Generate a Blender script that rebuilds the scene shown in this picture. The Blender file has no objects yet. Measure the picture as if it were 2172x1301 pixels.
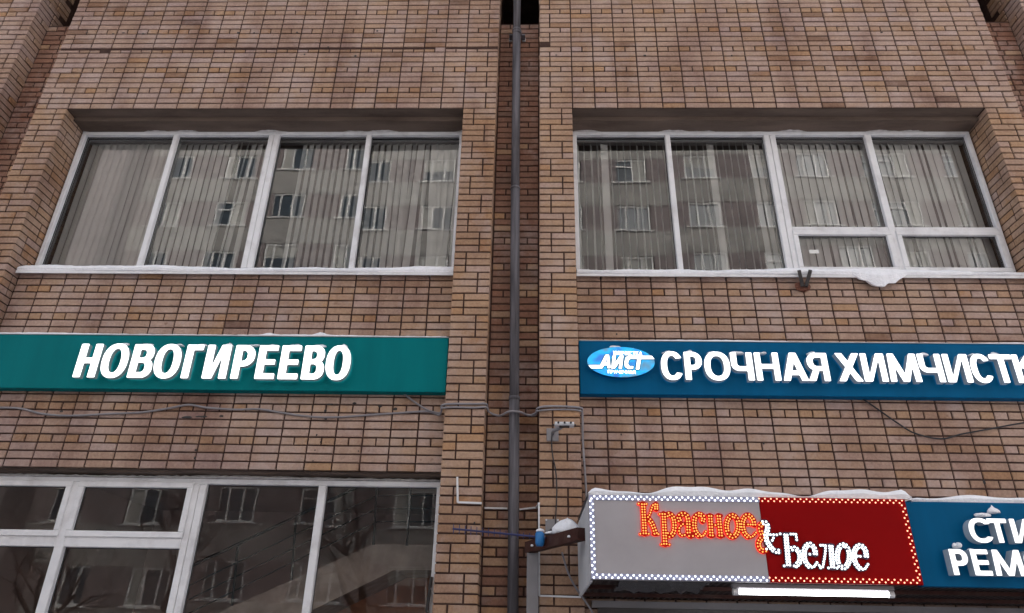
import bpy, math, random
import numpy as np
from mathutils import Vector, Matrix

sc = bpy.context.scene
COL = sc.collection
rnd = random.Random(11)

# ------------------------------------------------------------------ camera
FPX, W_PX, H_PX = 1479.1, 2172.0, 1301.0
CAM = Vector((0.1735, -6.2648, 1.6))
YAW, PITCH, ROLL = -0.03087, 0.45208, 0.0201
_f = Vector((math.sin(YAW) * math.cos(PITCH), math.cos(YAW) * math.cos(PITCH), math.sin(PITCH)))
_r0 = Vector((math.cos(YAW), -math.sin(YAW), 0.0))
_u0 = _r0.cross(_f)
_r = _r0 * math.cos(ROLL) + _u0 * math.sin(ROLL)
_u = _u0 * math.cos(ROLL) - _r0 * math.sin(ROLL)
cd = bpy.data.cameras.new('camera')
cam = bpy.data.objects.new('camera', cd)
COL.objects.link(cam)
cam.matrix_world = Matrix(((_r.x, _u.x, -_f.x, CAM.x), (_r.y, _u.y, -_f.y, CAM.y), (_r.z, _u.z, -_f.z, CAM.z), (0, 0, 0, 1)))
cd.sensor_width = 36.0
cd.lens = FPX / W_PX * 36.0
cd.clip_end = 800
sc.camera = cam

# ------------------------------------------------------------------ sky, sun, exposure (overcast winter day)
SUN_EL, SUN_ROT = math.radians(26), math.radians(22)
wd = bpy.data.worlds.new('World'); sc.world = wd; wd.use_nodes = True
wn = wd.node_tree; wn.nodes.clear()
sky = wn.nodes.new('ShaderNodeTexSky'); sky.sky_type = 'NISHITA'; sky.sun_disc = False
sky.sun_elevation = SUN_EL; sky.sun_rotation = SUN_ROT
sky.air_density = 1.2; sky.dust_density = 4.0; sky.ozone_density = 1.0
hs = wn.nodes.new('ShaderNodeHueSaturation'); hs.inputs['Saturation'].default_value = 0.42
bg = wn.nodes.new('ShaderNodeBackground'); bg.inputs['Strength'].default_value = 0.15
wo = wn.nodes.new('ShaderNodeOutputWorld')
wn.links.new(sky.outputs[0], hs.inputs['Color']); wn.links.new(hs.outputs[0], bg.inputs['Color']); wn.links.new(bg.outputs[0], wo.inputs['Surface'])
sd = bpy.data.lights.new('sun', 'SUN'); sd.energy = .8; sd.angle = math.radians(30); sd.color = (1.0, 0.985, 0.98)
sun = bpy.data.objects.new('sun', sd); COL.objects.link(sun)
# Nishita: rotation 0 -> sun towards +Y, clockwise seen from above
_sd = Vector((math.sin(SUN_ROT) * math.cos(SUN_EL), math.cos(SUN_ROT) * math.cos(SUN_EL), math.sin(SUN_EL)))
sun.rotation_euler = (-_sd).to_track_quat('-Z', 'Y').to_euler(); sun.location = (0, -10, 40)
vs = sc.view_settings
vs.view_transform = 'Standard'; vs.look = 'None'; vs.exposure = 1.58; vs.gamma = 1.0; vs.use_curve_mapping = False
sc.cycles.max_bounces = 8; sc.cycles.transparent_max_bounces = 12

# ------------------------------------------------------------------ measures
M, HC, A = 0.26, 0.0804, 0.637          # brick module, course height, half distance between the two window panels
D1, D2, DR = 0.187, 0.329, 0.24         # set-backs: spandrel, window frames, pipe recess
HEAD = 7.203                            # head of the upper windows
PIER = 1.5 * M
PW = 18 * M
RX = A - PIER                           # half width of the recess
BW = 21 * M                             # a whole bay between recesses
GROUND = 0.0


def zc(i):                              # top of course i (counted down from the window head)
    return HEAD - i * HC


def at(px, py, Y=0.0, Z=None):
    d = _r * ((px - W_PX / 2) / FPX) - _u * ((py - H_PX / 2) / FPX) + _f
    t = (Y - CAM.y) / d.y if Z is None else (Z - CAM.z) / d.z
    return CAM + d * t


def proj(p):
    v = Vector(p) - CAM
    w = v.dot(_f)
    return W_PX / 2 + FPX * v.dot(_r) / w, H_PX / 2 - FPX * v.dot(_u) / w


# ------------------------------------------------------------------ materials
MATS = {}


class NT:
    def __init__(s, name):
        s.m = bpy.data.materials.new(name); s.m.use_nodes = True
        s.t = s.m.node_tree; s.t.nodes.clear()
        s.out = s.t.nodes.new('ShaderNodeOutputMaterial')
        MATS[name] = s.m

    def n(s, typ, **kw):
        nd = s.t.nodes.new('ShaderNode' + typ)
        for k, v in kw.items():
            if k.startswith('i_'):
                key = k[2:].replace('_', ' ')
                nd.inputs[key].default_value = v
            else:
                setattr(nd, k, v)
        return nd

    def l(s, a, b):
        s.t.links.new(a, b)


def c4(c):
    return (c[0], c[1], c[2], 1.0)


def pmat(name, col, rough=0.7, metal=0.0, var=0.12, vscale=6.0, bump=0.0, bscale=60.0, spec=0.4, stretch=None, dirt=None, dscale=1.2, damt=0.5, emit=None, estr=0.0):
    """Plain painted / cast surface with mottling, optional grime of its own and fine relief."""
    k = NT(name)
    b = k.n('BsdfPrincipled'); b.inputs['Roughness'].default_value = rough; b.inputs['Metallic'].default_value = metal
    b.inputs['Specular IOR Level'].default_value = spec
    k.l(b.outputs[0], k.out.inputs[0])
    g = k.n('NewGeometry')
    mp = k.n('Mapping')
    if stretch: mp.inputs['Scale'].default_value = stretch
    k.l(g.outputs['Position'], mp.inputs['Vector'])
    n1 = k.n('TexNoise', i_Scale=vscale, i_Detail=5.0)
    k.l(mp.outputs[0], n1.inputs['Vector'])
    r = k.n('MapRange', i_From_Min=0.25, i_From_Max=0.75, i_To_Min=1 - var, i_To_Max=1 + var)
    k.l(n1.outputs['Fac'], r.inputs['Value'])
    mul = k.n('Mix', data_type='RGBA', blend_type='MULTIPLY'); mul.inputs[0].default_value = 1.0
    mul.inputs[6].default_value = c4(col)
    k.l(r.outputs[0], mul.inputs[7])
    c = mul.outputs[2]
    if dirt is not None:
        n2 = k.n('TexNoise', i_Scale=dscale, i_Detail=6.0, i_Roughness=0.65)
        k.l(mp.outputs[0], n2.inputs['Vector'])
        r2 = k.n('MapRange', i_From_Min=0.48, i_From_Max=0.72, i_To_Min=0.0, i_To_Max=damt)
        k.l(n2.outputs['Fac'], r2.inputs['Value'])
        mx = k.n('Mix', data_type='RGBA'); k.l(r2.outputs[0], mx.inputs[0]); k.l(c, mx.inputs[6]); mx.inputs[7].default_value = c4(dirt)
        c = mx.outputs[2]
    k.l(c, b.inputs['Base Color'])
    if bump:
        n3 = k.n('TexNoise', i_Scale=bscale, i_Detail=4.0); k.l(mp.outputs[0], n3.inputs['Vector'])
        bp = k.n('Bump', i_Strength=bump, i_Distance=0.01); k.l(n3.outputs['Fac'], bp.inputs['Height']); k.l(bp.outputs[0], b.inputs['Normal'])
    if emit:
        b.inputs['Emission Color'].default_value = c4(emit); b.inputs['Emission Strength'].default_value = estr
    return k.m


def brick_material():
    k = NT('brick')
    b = k.n('BsdfPrincipled', i_Roughness=0.88); b.inputs['Specular IOR Level'].default_value = 0.1
    k.l(b.outputs[0], k.out.inputs[0])
    a = k.n('Attribute', attribute_name='tone')
    cr = k.n('ValToRGB')
    el = cr.color_ramp.elements
    stops = [(0.0, (.45, .345, .32)), (.2, (.43, .305, .25)), (.42, (.41, .28, .205)), (.6, (.405, .26, .165)), (.72, (.41, .24, .135)), (.82, (.24, .155, .12)), (1.0, (.285, .15, .105))]
    el[0].position, el[0].color = stops[0][0], c4(stops[0][1])
    el[1].position, el[1].color = stops[-1][0], c4(stops[-1][1])
    for p, c in stops[1:-1]:
        e = el.new(p); e.color = c4(c)
    k.l(a.outputs['Fac'], cr.inputs['Fac'])
    g = k.n('NewGeometry')
    # grain on each brick
    n1 = k.n('TexNoise', i_Scale=38.0, i_Detail=6.0, i_Roughness=0.7); k.l(g.outputs['Position'], n1.inputs['Vector'])
    r1 = k.n('MapRange', i_From_Min=.25, i_From_Max=.75, i_To_Min=.74, i_To_Max=1.22); k.l(n1.outputs['Fac'], r1.inputs['Value'])
    m1 = k.n('Mix', data_type='RGBA', blend_type='MULTIPLY'); m1.inputs[0].default_value = 1.0
    k.l(cr.outputs[0], m1.inputs[6]); k.l(r1.outputs[0], m1.inputs[7])
    # old soot and damp stains across the wall
    mp = k.n('Mapping'); mp.inputs['Scale'].default_value = (1.0, 1.0, 0.75); k.l(g.outputs['Position'], mp.inputs['Vector'])
    n2 = k.n('TexNoise', i_Scale=1.15, i_Detail=7.0, i_Roughness=0.68); k.l(mp.outputs[0], n2.inputs['Vector'])
    r2 = k.n('MapRange', i_From_Min=.43, i_From_Max=.70, i_To_Min=0.0, i_To_Max=.85); k.l(n2.outputs['Fac'], r2.inputs['Value'])
    m2 = k.n('Mix', data_type='RGBA', blend_type='MULTIPLY'); k.l(r2.outputs[0], m2.inputs[0]); k.l(m1.outputs[2], m2.inputs[6]); m2.inputs[7].default_value = (.52, .43, .44, 1)
    # dark runs where water has come down the wall
    mp5 = k.n('Mapping'); mp5.inputs['Scale'].default_value = (2.6, 2.6, .22); k.l(g.outputs['Position'], mp5.inputs['Vector'])
    n5 = k.n('TexNoise', i_Scale=1.0, i_Detail=6.0, i_Roughness=.6); k.l(mp5.outputs[0], n5.inputs['Vector'])
    r5 = k.n('MapRange', i_From_Min=.52, i_From_Max=.72, i_To_Min=0.0, i_To_Max=.6); k.l(n5.outputs['Fac'], r5.inputs['Value'])
    m5 = k.n('Mix', data_type='RGBA', blend_type='MULTIPLY'); k.l(r5.outputs[0], m5.inputs[0]); k.l(m2.outputs[2], m5.inputs[6]); m5.inputs[7].default_value = (.55, .47, .47, 1)
    # pale lime bloom
    mp3 = k.n('Mapping'); mp3.inputs['Location'].default_value = (7.3, 2.1, 4.4); k.l(g.outputs['Position'], mp3.inputs['Vector'])
    n3 = k.n('TexNoise', i_Scale=1.9, i_Detail=8.0, i_Roughness=0.72); k.l(mp3.outputs[0], n3.inputs['Vector'])
    r3 = k.n('MapRange', i_From_Min=.50, i_From_Max=.74, i_To_Min=0.0, i_To_Max=.6); k.l(n3.outputs['Fac'], r3.inputs['Value'])
    m3 = k.n('Mix', data_type='RGBA'); k.l(r3.outputs[0], m3.inputs[0]); k.l(m5.outputs[2], m3.inputs[6]); m3.inputs[7].default_value = (.48, .395, .375, 1)
    # rust-coloured specks
    n4 = k.n('TexNoise', i_Scale=11.0, i_Detail=3.0); k.l(g.outputs['Position'], n4.inputs['Vector'])
    r4 = k.n('MapRange', i_From_Min=.66, i_From_Max=.78, i_To_Min=0.0, i_To_Max=.6); k.l(n4.outputs['Fac'], r4.inputs['Value'])
    m4 = k.n('Mix', data_type='RGBA'); k.l(r4.outputs[0], m4.inputs[0]); k.l(m3.outputs[2], m4.inputs[6]); m4.inputs[7].default_value = (.16, .085, .055, 1)
    k.l(m4.outputs[2], b.inputs['Base Color'])
    bp = k.n('Bump', i_Strength=.55, i_Distance=.006); k.l(n1.outputs['Fac'], bp.inputs['Height']); k.l(bp.outputs[0], b.inputs['Normal'])


def emat(name, col, strength, rough=0.4):
    k = NT(name)
    b = k.n('BsdfPrincipled', i_Roughness=rough); b.inputs['Base Color'].default_value = c4([min(.85, x) for x in col])
    b.inputs['Emission Color'].default_value = c4(col); b.inputs['Emission Strength'].default_value = strength
    k.l(b.outputs[0], k.out.inputs[0])


def glass_material(name, refl, tint):
    k = NT(name)
    fr = k.n('Fresnel', i_IOR=1.5)
    mu = k.n('Math', operation='MULTIPLY_ADD'); mu.inputs[1].default_value = refl; mu.inputs[2].default_value = 0.0; mu.use_clamp = True
    k.l(fr.outputs[0], mu.inputs[0])
    tr = k.n('BsdfTransparent'); tr.inputs[0].default_value = c4(tint)
    gl = k.n('BsdfGlossy', i_Roughness=0.0); gl.inputs[0].default_value = (.95, .95, .95, 1)
    g = k.n('NewGeometry'); nz = k.n('TexNoise', i_Scale=1.7, i_Detail=2.0); k.l(g.outputs['Position'], nz.inputs['Vector'])
    bp = k.n('Bump', i_Strength=.3, i_Distance=.0022); k.l(nz.outputs['Fac'], bp.inputs['Height']); k.l(bp.outputs[0], gl.inputs['Normal'])
    mx = k.n('MixShader'); k.l(mu.outputs[0], mx.inputs[0]); k.l(tr.outputs[0], mx.inputs[1]); k.l(gl.outputs[0], mx.inputs[2])
    k.l(mx.outputs[0], k.out.inputs[0])


brick_material()
glass_material('glass', 2.1, (.93, .94, .93))
glass_material('plain_glass', 1.15, (.90, .90, .90))
pmat('mortar', (.068, .040, .034), .95, var=.3, vscale=9, bump=.6, bscale=90, spec=.1, dirt=(.035, .022, .02), dscale=2.0, damt=.8)
pmat('concrete', (.135, .098, .078), .9, var=.25, vscale=3, bump=.5, bscale=25, stretch=(.5, 2, 2), dirt=(.07, .045, .035), dscale=2.5, damt=.85)
pmat('foam', (.62, .6, .6), .95, var=.25, vscale=14, bump=.9, bscale=45)
pmat('pvc', (.72, .72, .745), .38, var=.06, vscale=2.5, spec=.2, dirt=(.42, .40, .41), dscale=3.2, damt=.6)
pmat('gasket', (.05, .05, .055), .6)
pmat('snow', (.87, .875, .92), .85, var=.07, vscale=14, bump=1.0, bscale=55, dirt=(.72, .72, .76), dscale=6, damt=.4)
pmat('teal_board', (.0, .155, .17), .5, spec=.06, var=.10, vscale=3.5, stretch=(1.6, 1, .18), dirt=(.0, .12, .135), dscale=1.4, damt=.35)
pmat('blue_board', (.0, .093, .22), .5, spec=.06, var=.12, vscale=3.5, stretch=(1.6, 1, .18), dirt=(.0, .07, .165), dscale=1.4, damt=.4)
emat('letter_face', (1.0, 1.0, 1.0), .66)
pmat('letter_side_teal', (.24, .33, .35), .4, var=.06, spec=.1, emit=(.6, .75, .78), estr=.02)
pmat('letter_side_blue', (.26, .32, .38), .4, var=.06, spec=.1, emit=(.6, .72, .9), estr=.02)
emat('letter_dim', (.93, .92, .9), .42)
emat('logo_white', (1.0, 1.0, 1.0), .75)
pmat('pipe_metal', (.115, .108, .12), .75, metal=.1, spec=.2, var=.6, vscale=26, stretch=(1, 1, .06), bump=.5, bscale=30, dirt=(.05, .046, .052), dscale=3.0, damt=.8)
pmat('galvanized', (.42, .43, .46), .45, metal=.5, var=.2, vscale=8)
pmat('grey_cable', (.24, .225, .24), .6, var=.15)
pmat('black_cable', (.02, .02, .025), .5, var=.1)
pmat('blue_plastic', (.02, .16, .42), .4, var=.1)
pmat('blue_metal', (.03, .035, .11), .45, var=.15)
pmat('white_plastic', (.66, .66, .68), .45, var=.08)
pmat('rust', (.14, .055, .035), .9, var=.4, vscale=30, bump=.8, bscale=70)
pmat('dark_steel', (.035, .03, .03), .6, var=.3, vscale=20)
pmat('brown_paint', (.05, .018, .014), .6, spec=.15, var=.25, vscale=8, dirt=(.10, .07, .06), dscale=7, damt=.5)
pmat('grey_paint', (.22, .21, .22), .55, var=.12, vscale=5, dirt=(.16, .14, .14), dscale=3, damt=.5)
pmat('grey_panel', (.375, .355, .375), .5, spec=.1, var=.05, vscale=2, dirt=(.31, .29, .30), dscale=2.2, damt=.5)
pmat('red_panel', (.25, .001, .002), .45, spec=.05, var=.06, vscale=2)
pmat('led_back_blue', (.30, .31, .46), .5)
pmat('led_back_red', (.12, .004, .003), .5, spec=.05, emit=(1.0, .03, .01), estr=.10)  # light of the LEDs on the letter body, put in as its own emission
emat('led_glow_red', (1.0, .05, .02), .55)  # letter edges made to glow, standing in for LED spill on the panel
pmat('led_rim_dark', (.05, .03, .06), .5)
pmat('led_back_dark', (.05, .02, .05), .5)
emat('led_white', (.88, .97, 1.0), .85)
emat('led_cyan', (.80, .97, 1.0), .8)
emat('led_amber', (1.0, .34, .07), .62)
emat('led_pink', (1.0, .40, .24), .75)
emat('tube', (.96, .97, 1.0), 4.0)
pmat('canopy_white', (.52, .53, .56), .45, var=.1, dirt=(.34, .32, .33), dscale=3, damt=.5)
pmat('canopy_under', (.10, .085, .085), .42, metal=.5, var=.3, vscale=5, stretch=(3, .6, 1), dirt=(.05, .035, .03), dscale=4, damt=.7)
pmat('foil', (.55, .56, .6), .22, metal=.95, var=.15, vscale=12, bump=.8, bscale=14)
pmat('blind_fabric', (.48, .475, .48), .9, var=.06, vscale=5)
pmat('blind_rail', (.35, .34, .35), .5)
pmat('room', (.16, .14, .135), .9, var=.1, vscale=2)
pmat('stair_room', (.42, .30, .27), .85, var=.25, vscale=2, dirt=(.28, .2, .18), dscale=2, damt=.5)
pmat('stair_concrete', (.40, .33, .29), .85, var=.3, vscale=5, dirt=(.3, .24, .2), dscale=3, damt=.6)
pmat('orange_wall', (.50, .22, .13), .8, var=.1, vscale=2)
pmat('paper', (.75, .75, .73), .8)
pmat('panel_beige', (.37, .36, .345), .9, var=.14, vscale=1.5, dirt=(.27, .26, .25), dscale=.5, damt=.5)
pmat('panel_pink', (.265, .23, .23), .9, var=.14, vscale=1.5)
pmat('far_frame', (.85, .85, .84), .5)
pmat('far_glass', (.05, .07, .09), .08, spec=.6)
pmat('far_curtain', (.42, .42, .4), .9, var=.3, vscale=3)
pmat('bark', (.045, .036, .03), .95, var=.4, vscale=15, bump=.6, bscale=30)
pmat('ground_snow', (.40, .40, .43), .85, var=.12, vscale=1.2, bump=.8, bscale=6, dirt=(.25, .23, .22), dscale=.6, damt=.6)
pmat('asphalt', (.055, .053, .055), .85, var=.3, vscale=4, bump=.5, bscale=60, dirt=(.4, .4, .43), dscale=.5, damt=.7)
pmat('door_dark', (.045, .04, .04), .35, var=.15)


def logo_material():
    k = NT('logo_blue')
    b = k.n('BsdfPrincipled', i_Roughness=.35)
    g = k.n('NewGeometry')
    nz = k.n('TexNoise', i_Scale=7.0, i_Detail=1.0); k.l(g.outputs['Position'], nz.inputs['Vector'])
    cr = k.n('ValToRGB'); el = cr.color_ramp.elements
    el[0].position, el[0].color = .36, (.02, .15, .52, 1)
    el[1].position, el[1].color = .66, (.08, .22, .36, 1)
    e = el.new(.5); e.color = (.0, .38, .78, 1)
    k.l(nz.outputs['Fac'], cr.inputs['Fac'])
    k.l(cr.outputs[0], b.inputs['Base Color']); k.l(cr.outputs[0], b.inputs['Emission Color']); b.inputs['Emission Strength'].default_value = .27
    k.l(b.outputs[0], k.out.inputs[0])


logo_material()
pmat('logo_edge', (.03, .11, .2), .5, spec=.1)

# ------------------------------------------------------------------ mesh helpers
WL = {}                                  # world position of each parent


def tag(o, label=None, cat=None, group=None, kind=None):
    if label: o['label'] = label
    if cat: o['category'] = cat
    if group: o['group'] = group
    if kind: o['kind'] = kind
    return o


def wpos(o):
    return WL.get(o.name, Vector((0, 0, 0)))


def thing(name, loc, label, cat, group=None):
    o = bpy.data.objects.new(name, None); COL.objects.link(o)
    o.location = loc; o.empty_display_size = .1
    WL[o.name] = Vector(loc)
    return tag(o, label, cat, group)


class MB:
    def __init__(s):
        s.v = []; s.f = []; s.mi = []; s.tone = []

    def face(s, idx, mi=0, tone=0.0):
        s.f.append(tuple(idx)); s.mi.append(mi); s.tone.append(tone)

    def poly(s, pts, mi=0, tone=0.0):
        b = len(s.v); s.v += [tuple(p) for p in pts]; s.face(range(b, b + len(pts)), mi, tone)

    def box(s, x0, x1, y0, y1, z0, z1, mi=0, tone=0.0):
        b = len(s.v)
        s.v += [(x0, y0, z0), (x1, y0, z0), (x1, y1, z0), (x0, y1, z0), (x0, y0, z1), (x1, y0, z1), (x1, y1, z1), (x0, y1, z1)]
        for q in ((0, 3, 2, 1), (4, 5, 6, 7), (0, 1, 5, 4), (1, 2, 6, 5), (2, 3, 7, 6), (3, 0, 4, 7)):
            s.face([b + i for i in q], mi, tone)

    def cbox(s, x0, x1, y0, y1, z0, z1, c=.004, mi=0):
        """box with the four front (low Y) edges chamfered"""
        b = len(s.v)
        s.v += [(x0 + c, y0, z0 + c), (x1 - c, y0, z0 + c), (x1 - c, y0, z1 - c), (x0 + c, y0, z1 - c)]
        s.v += [(x0, y0 + c, z0), (x1, y0 + c, z0), (x1, y0 + c, z1), (x0, y0 + c, z1)]
        s.v += [(x0, y1, z0), (x1, y1, z0), (x1, y1, z1), (x0, y1, z1)]
        s.face((b, b + 1, b + 2, b + 3), mi)
        for k in range(4):
            n = (k + 1) % 4
            s.face((b + 4 + k, b + 4 + n, b + n, b + k), mi); s.face((b + 8 + k, b + 8 + n, b + 4 + n, b + 4 + k), mi)
        s.face((b + 11, b + 10, b + 9, b + 8), mi)

    def obox(s, p0, p1, wx, wy, up=(0, 0, 1), mi=0):
        """bar of rectangular section from p0 to p1"""
        p0, p1 = Vector(p0), Vector(p1); d = (p1 - p0).normalized()
        a = d.cross(Vector(up))
        if a.length < 1e-4: a = d.cross(Vector((0, 1, 0)))
        a.normalize(); c = a.cross(d).normalized()
        b = len(s.v)
        for p in (p0, p1):
            for (i, j) in ((-1, -1), (1, -1), (1, 1), (-1, 1)):
                s.v.append(tuple(p + a * (i * wx / 2) + c * (j * wy / 2)))
        for q in ((0, 1, 2, 3), (7, 6, 5, 4), (0, 4, 5, 1), (1, 5, 6, 2), (2, 6, 7, 3), (3, 7, 4, 0)):
            s.face([b + i for i in q], mi)

    def tube(s, pts, rad, n=8, mi=0, cap=True):
        pts = [Vector(p) for p in pts]
        rs = rad if isinstance(rad, (list, tuple)) else [rad] * len(pts)
        b = len(s.v); prev = None
        for i, p in enumerate(pts):
            d = (pts[min(i + 1, len(pts) - 1)] - pts[max(i - 1, 0)]).normalized()
            if prev is None:
                a = d.cross(Vector((0, 0, 1)))
                if a.length < .05: a = d.cross(Vector((0, 1, 0)))
            else:
                a = prev - d * prev.dot(d)
            a.normalize(); prev = a; c = d.cross(a)
            for k in range(n):
                t = 2 * math.pi * k / n
                s.v.append(tuple(p + (a * math.cos(t) + c * math.sin(t)) * rs[i]))
        for i in range(len(pts) - 1):
            for k in range(n):
                s.face((b + i * n + k, b + i * n + (k + 1) % n, b + (i + 1) * n + (k + 1) % n, b + (i + 1) * n + k), mi)
        if cap:
            s.face([b + k for k in range(n)][::-1], mi); e = b + (len(pts) - 1) * n; s.face([e + k for k in range(n)], mi)

    def dome(s, p, r, n=7, mi=0):
        """little LED lens standing out towards -Y"""
        b = len(s.v); p = Vector(p)
        for k in range(n):
            t = 2 * math.pi * k / n
            s.v.append((p.x + r * math.cos(t), p.y, p.z + r * math.sin(t)))
        for k in range(n):
            t = 2 * math.pi * k / n
            s.v.append((p.x + .72 * r * math.cos(t), p.y - .75 * r, p.z + .72 * r * math.sin(t)))
        for k in range(n):
            s.face((b + k, b + (k + 1) % n, b + n + (k + 1) % n, b + n + k), mi)
        s.face([b + n + k for k in range(n)], mi)

    def blob(s, c, rx, ry, rz, seed=0, nu=12, nv=7, mi=0, rough=.18, flat=-.25):
        """lump with uneven outline, flattened below"""
        q = random.Random(seed); b = len(s.v); c = Vector(c)
        ph = [q.uniform(0, 6.28) for _ in range(6)]
        for j in range(nv + 1):
            th = math.pi * j / nv
            for i in range(nu):
                a = 2 * math.pi * i / nu
                k = 1 + rough * (math.sin(2 * a + ph[0]) * .6 + math.sin(3 * a + ph[1] + th) * .5 + math.sin(5 * a + ph[2]) * .3 + math.cos(3 * th + ph[3]) * .4)
                z = math.cos(th) * k
                if z < flat: z = flat + (z - flat) * .15
                s.v.append((c.x + rx * math.sin(th) * math.cos(a) * k, c.y + ry * math.sin(th) * math.sin(a) * k, c.z + rz * z))
        for j in range(nv):
            for i in range(nu):
                s.face((b + j * nu + i, b + (j + 1) * nu + i, b + (j + 1) * nu + (i + 1) % nu, b + j * nu + (i + 1) % nu), mi)

    def build(s, name, mats, parent=None, smooth=False, origin=None, tone=False):
        if isinstance(mats, str): mats = [mats]
        if parent is not None: o0 = wpos(parent)
        elif origin is not None: o0 = Vector(origin)
        else:
            xs = [p[0] for p in s.v]; ys = [p[1] for p in s.v]; zs = [p[2] for p in s.v]
            o0 = Vector(((min(xs) + max(xs)) / 2, (min(ys) + max(ys)) / 2, min(zs)))
        me = bpy.data.meshes.new(name)
        me.from_pydata([(p[0] - o0.x, p[1] - o0.y, p[2] - o0.z) for p in s.v], [], s.f)
        for m in mats: me.materials.append(MATS[m])
        if len(mats) > 1: me.polygons.foreach_set('material_index', s.mi)
        if smooth: me.polygons.foreach_set('use_smooth', [True] * len(me.polygons))
        if tone:
            at_ = me.attributes.new('tone', 'FLOAT', 'FACE'); at_.data.foreach_set('value', s.tone)
        me.update()
        ob = bpy.data.objects.new(name, me); COL.objects.link(ob)
        if parent is not None: ob.parent = parent
        else: ob.location = o0
        WL[ob.name] = o0
        return ob


def spline(pts, per=6):
    """Catmull-Rom through the points"""
    p = [Vector(q) for q in pts]; out = []
    for i in range(len(p) - 1):
        a, b, c, d = p[max(i - 1, 0)], p[i], p[i + 1], p[min(i + 2, len(p) - 1)]
        for k in range(per):
            t = k / per
            out.append(.5 * ((2 * b) + (c - a) * t + (2 * a - 5 * b + 4 * c - d) * t * t + (3 * b - a - 3 * c + d) * t ** 3))
    out.append(p[-1])
    return out


# ------------------------------------------------------------------ ground and street
m = MB(); m.poly([(-300, -300, -.012), (300, -300, -.012), (300, 300, -.012), (-300, 300, -.012)])
tag(m.build('ground', 'ground_snow', origin=(0, 0, 0)), 'snow covered ground around the brick building', kind='structure')
m = MB(); m.box(-30, 30, -11.5, -7.8, -.3, -.004)
tag(m.build('road', 'asphalt', origin=(0, -9.6, 0)), 'dark asphalt lane in front of the brick building', kind='structure')
m = MB(); m.box(-30, 30, -7.8, .6, -.3, .11)
tag(m.build('pavement', 'ground_snow', origin=(0, -4, 0)), 'trodden snowy pavement along the brick building', kind='structure')

# ------------------------------------------------------------------ the brick building
BLD = thing('brick_building', (0, .6, 0), 'tan brick building with wide white framed windows and a downpipe recess', 'building')
XE = A + PW + PIER                      # outer edge of a bay
XN = XE + 2 * RX                        # start of the neighbouring bay
XFAR = XN + PIER + 6 * M
ITOP, IBOT = -36, 89
ZTOP = zc(ITOP)
RCUT = 8.84                             # the recess opens into a dark shaft above this height

# mortar core
w = MB()
MI = .013
for sx in (-1, 1):
    def xb(a, b, *r):
        lo, hi = (a, b) if sx > 0 else (-b, -a)
        w.box(lo, hi, *r)
    xb(RX + MI, XE - MI, MI, .6, HEAD + .004, ZTOP - .01)                        # upper field
    xb(RX + MI, A - MI, MI, .6, 0, HEAD + .004)                                  # inner pier
    xb(XE - PIER + MI, XE - MI, MI, .6, 0, HEAD + .004)                          # outer pier
    xb(A - MI, XE - PIER + MI, D1 + MI, .42, zc(52) + .03, 5.06)                 # spandrel
    xb(XE - MI, XN + MI, DR + MI, .6, 0, RCUT - .01)                             # outer recess back
    xb(XN + MI, XFAR, MI, .6, 0, ZTOP - .01)                                     # neighbouring bay
w.box(-RX - MI, RX + MI, DR + MI, .6, 0, RCUT - .01)
w.box(A - MI, XE - PIER + MI, D1 + MI, .42, .11, zc(52) + .03)                   # wall behind the canopy
w.box(-XE + PIER - MI, -A + MI, D1 + MI, .42, .11, .92)                          # wall under the lower window
for x0, x1 in ((-XN, -XE), (-RX, RX), (XE, XN)):                                 # shafts above the recess backs
    w.box(x0 - .05, x1 + .05, 1.9, 2.0, RCUT - .2, ZTOP - .02)
    w.box(x0 - .05, x1 + .05, .6, 1.9, RCUT - .2, RCUT - .02)
    w.box(x0 - .06, x0 - .02, .6, 1.9, RCUT - .02, ZTOP - .02); w.box(x1 + .02, x1 + .06, .6, 1.9, RCUT - .02, ZTOP - .02)
    w.box(x0 - .2, x1 + .2, .02, 2.1, ZTOP - .015, ZTOP + .05)
WALL = w.build('wall', 'mortar', BLD)

m = MB(); m.box(-XFAR, XFAR, -.05, 2.2, ZTOP + .052, ZTOP + .2)
m.build('belt_course', 'concrete', BLD)
m = MB(); m.box(-XFAR, XFAR, 6.0, 6.2, .02, ZTOP + .05)
for x in (-XFAR, XFAR - .12): m.box(x, x + .12, .61, 5.99, .02, ZTOP + .05)
m.build('rear_wall', 'mortar', BLD)
m = MB(); m.box(-XFAR, XFAR, .0, 6.2, ZTOP + .202, 21.0); m.build('unseen_upper_wall', 'brick', BLD)  # unseen storeys above the view, added to shade the block opposite and the street
m = MB(); m.box(-XFAR - .1, XFAR + .1, -.12, 6.3, 21.002, 21.25); m.build('roof', 'concrete', BLD)

# --- bricks: list of (x0,x1,z0,z1,y0,depth,tone)
BR = []
JV, JH = .0145, .015


def tone_for(zone, x, z):
    r = rnd.random()
    if zone == 'recess':  # redder brick of its own, with the recess shade also put into the tone
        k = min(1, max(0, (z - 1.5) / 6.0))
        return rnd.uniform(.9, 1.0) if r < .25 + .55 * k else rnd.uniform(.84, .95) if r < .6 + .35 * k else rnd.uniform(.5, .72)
    if zone == 'pier':
        return rnd.uniform(.42, .62) if r < .84 else rnd.uniform(.2, .4) if r < .93 else rnd.uniform(.66, .74)
    if zone == 'header':
        return rnd.uniform(.34, .58) if r < .6 else rnd.uniform(.55, .72) if r < .85 else rnd.uniform(.1, .3)
    mid = .10 * math.exp(-(x / 2.0) ** 2)
    if r < (.34 if x < 0 else .24): return rnd.uniform(.10, .26) + mid
    if r < .91: return rnd.uniform(.22, .42) + mid
    if r < .975: return rnd.uniform(.42, .68)
    return rnd.uniform(.76, .82)


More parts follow.
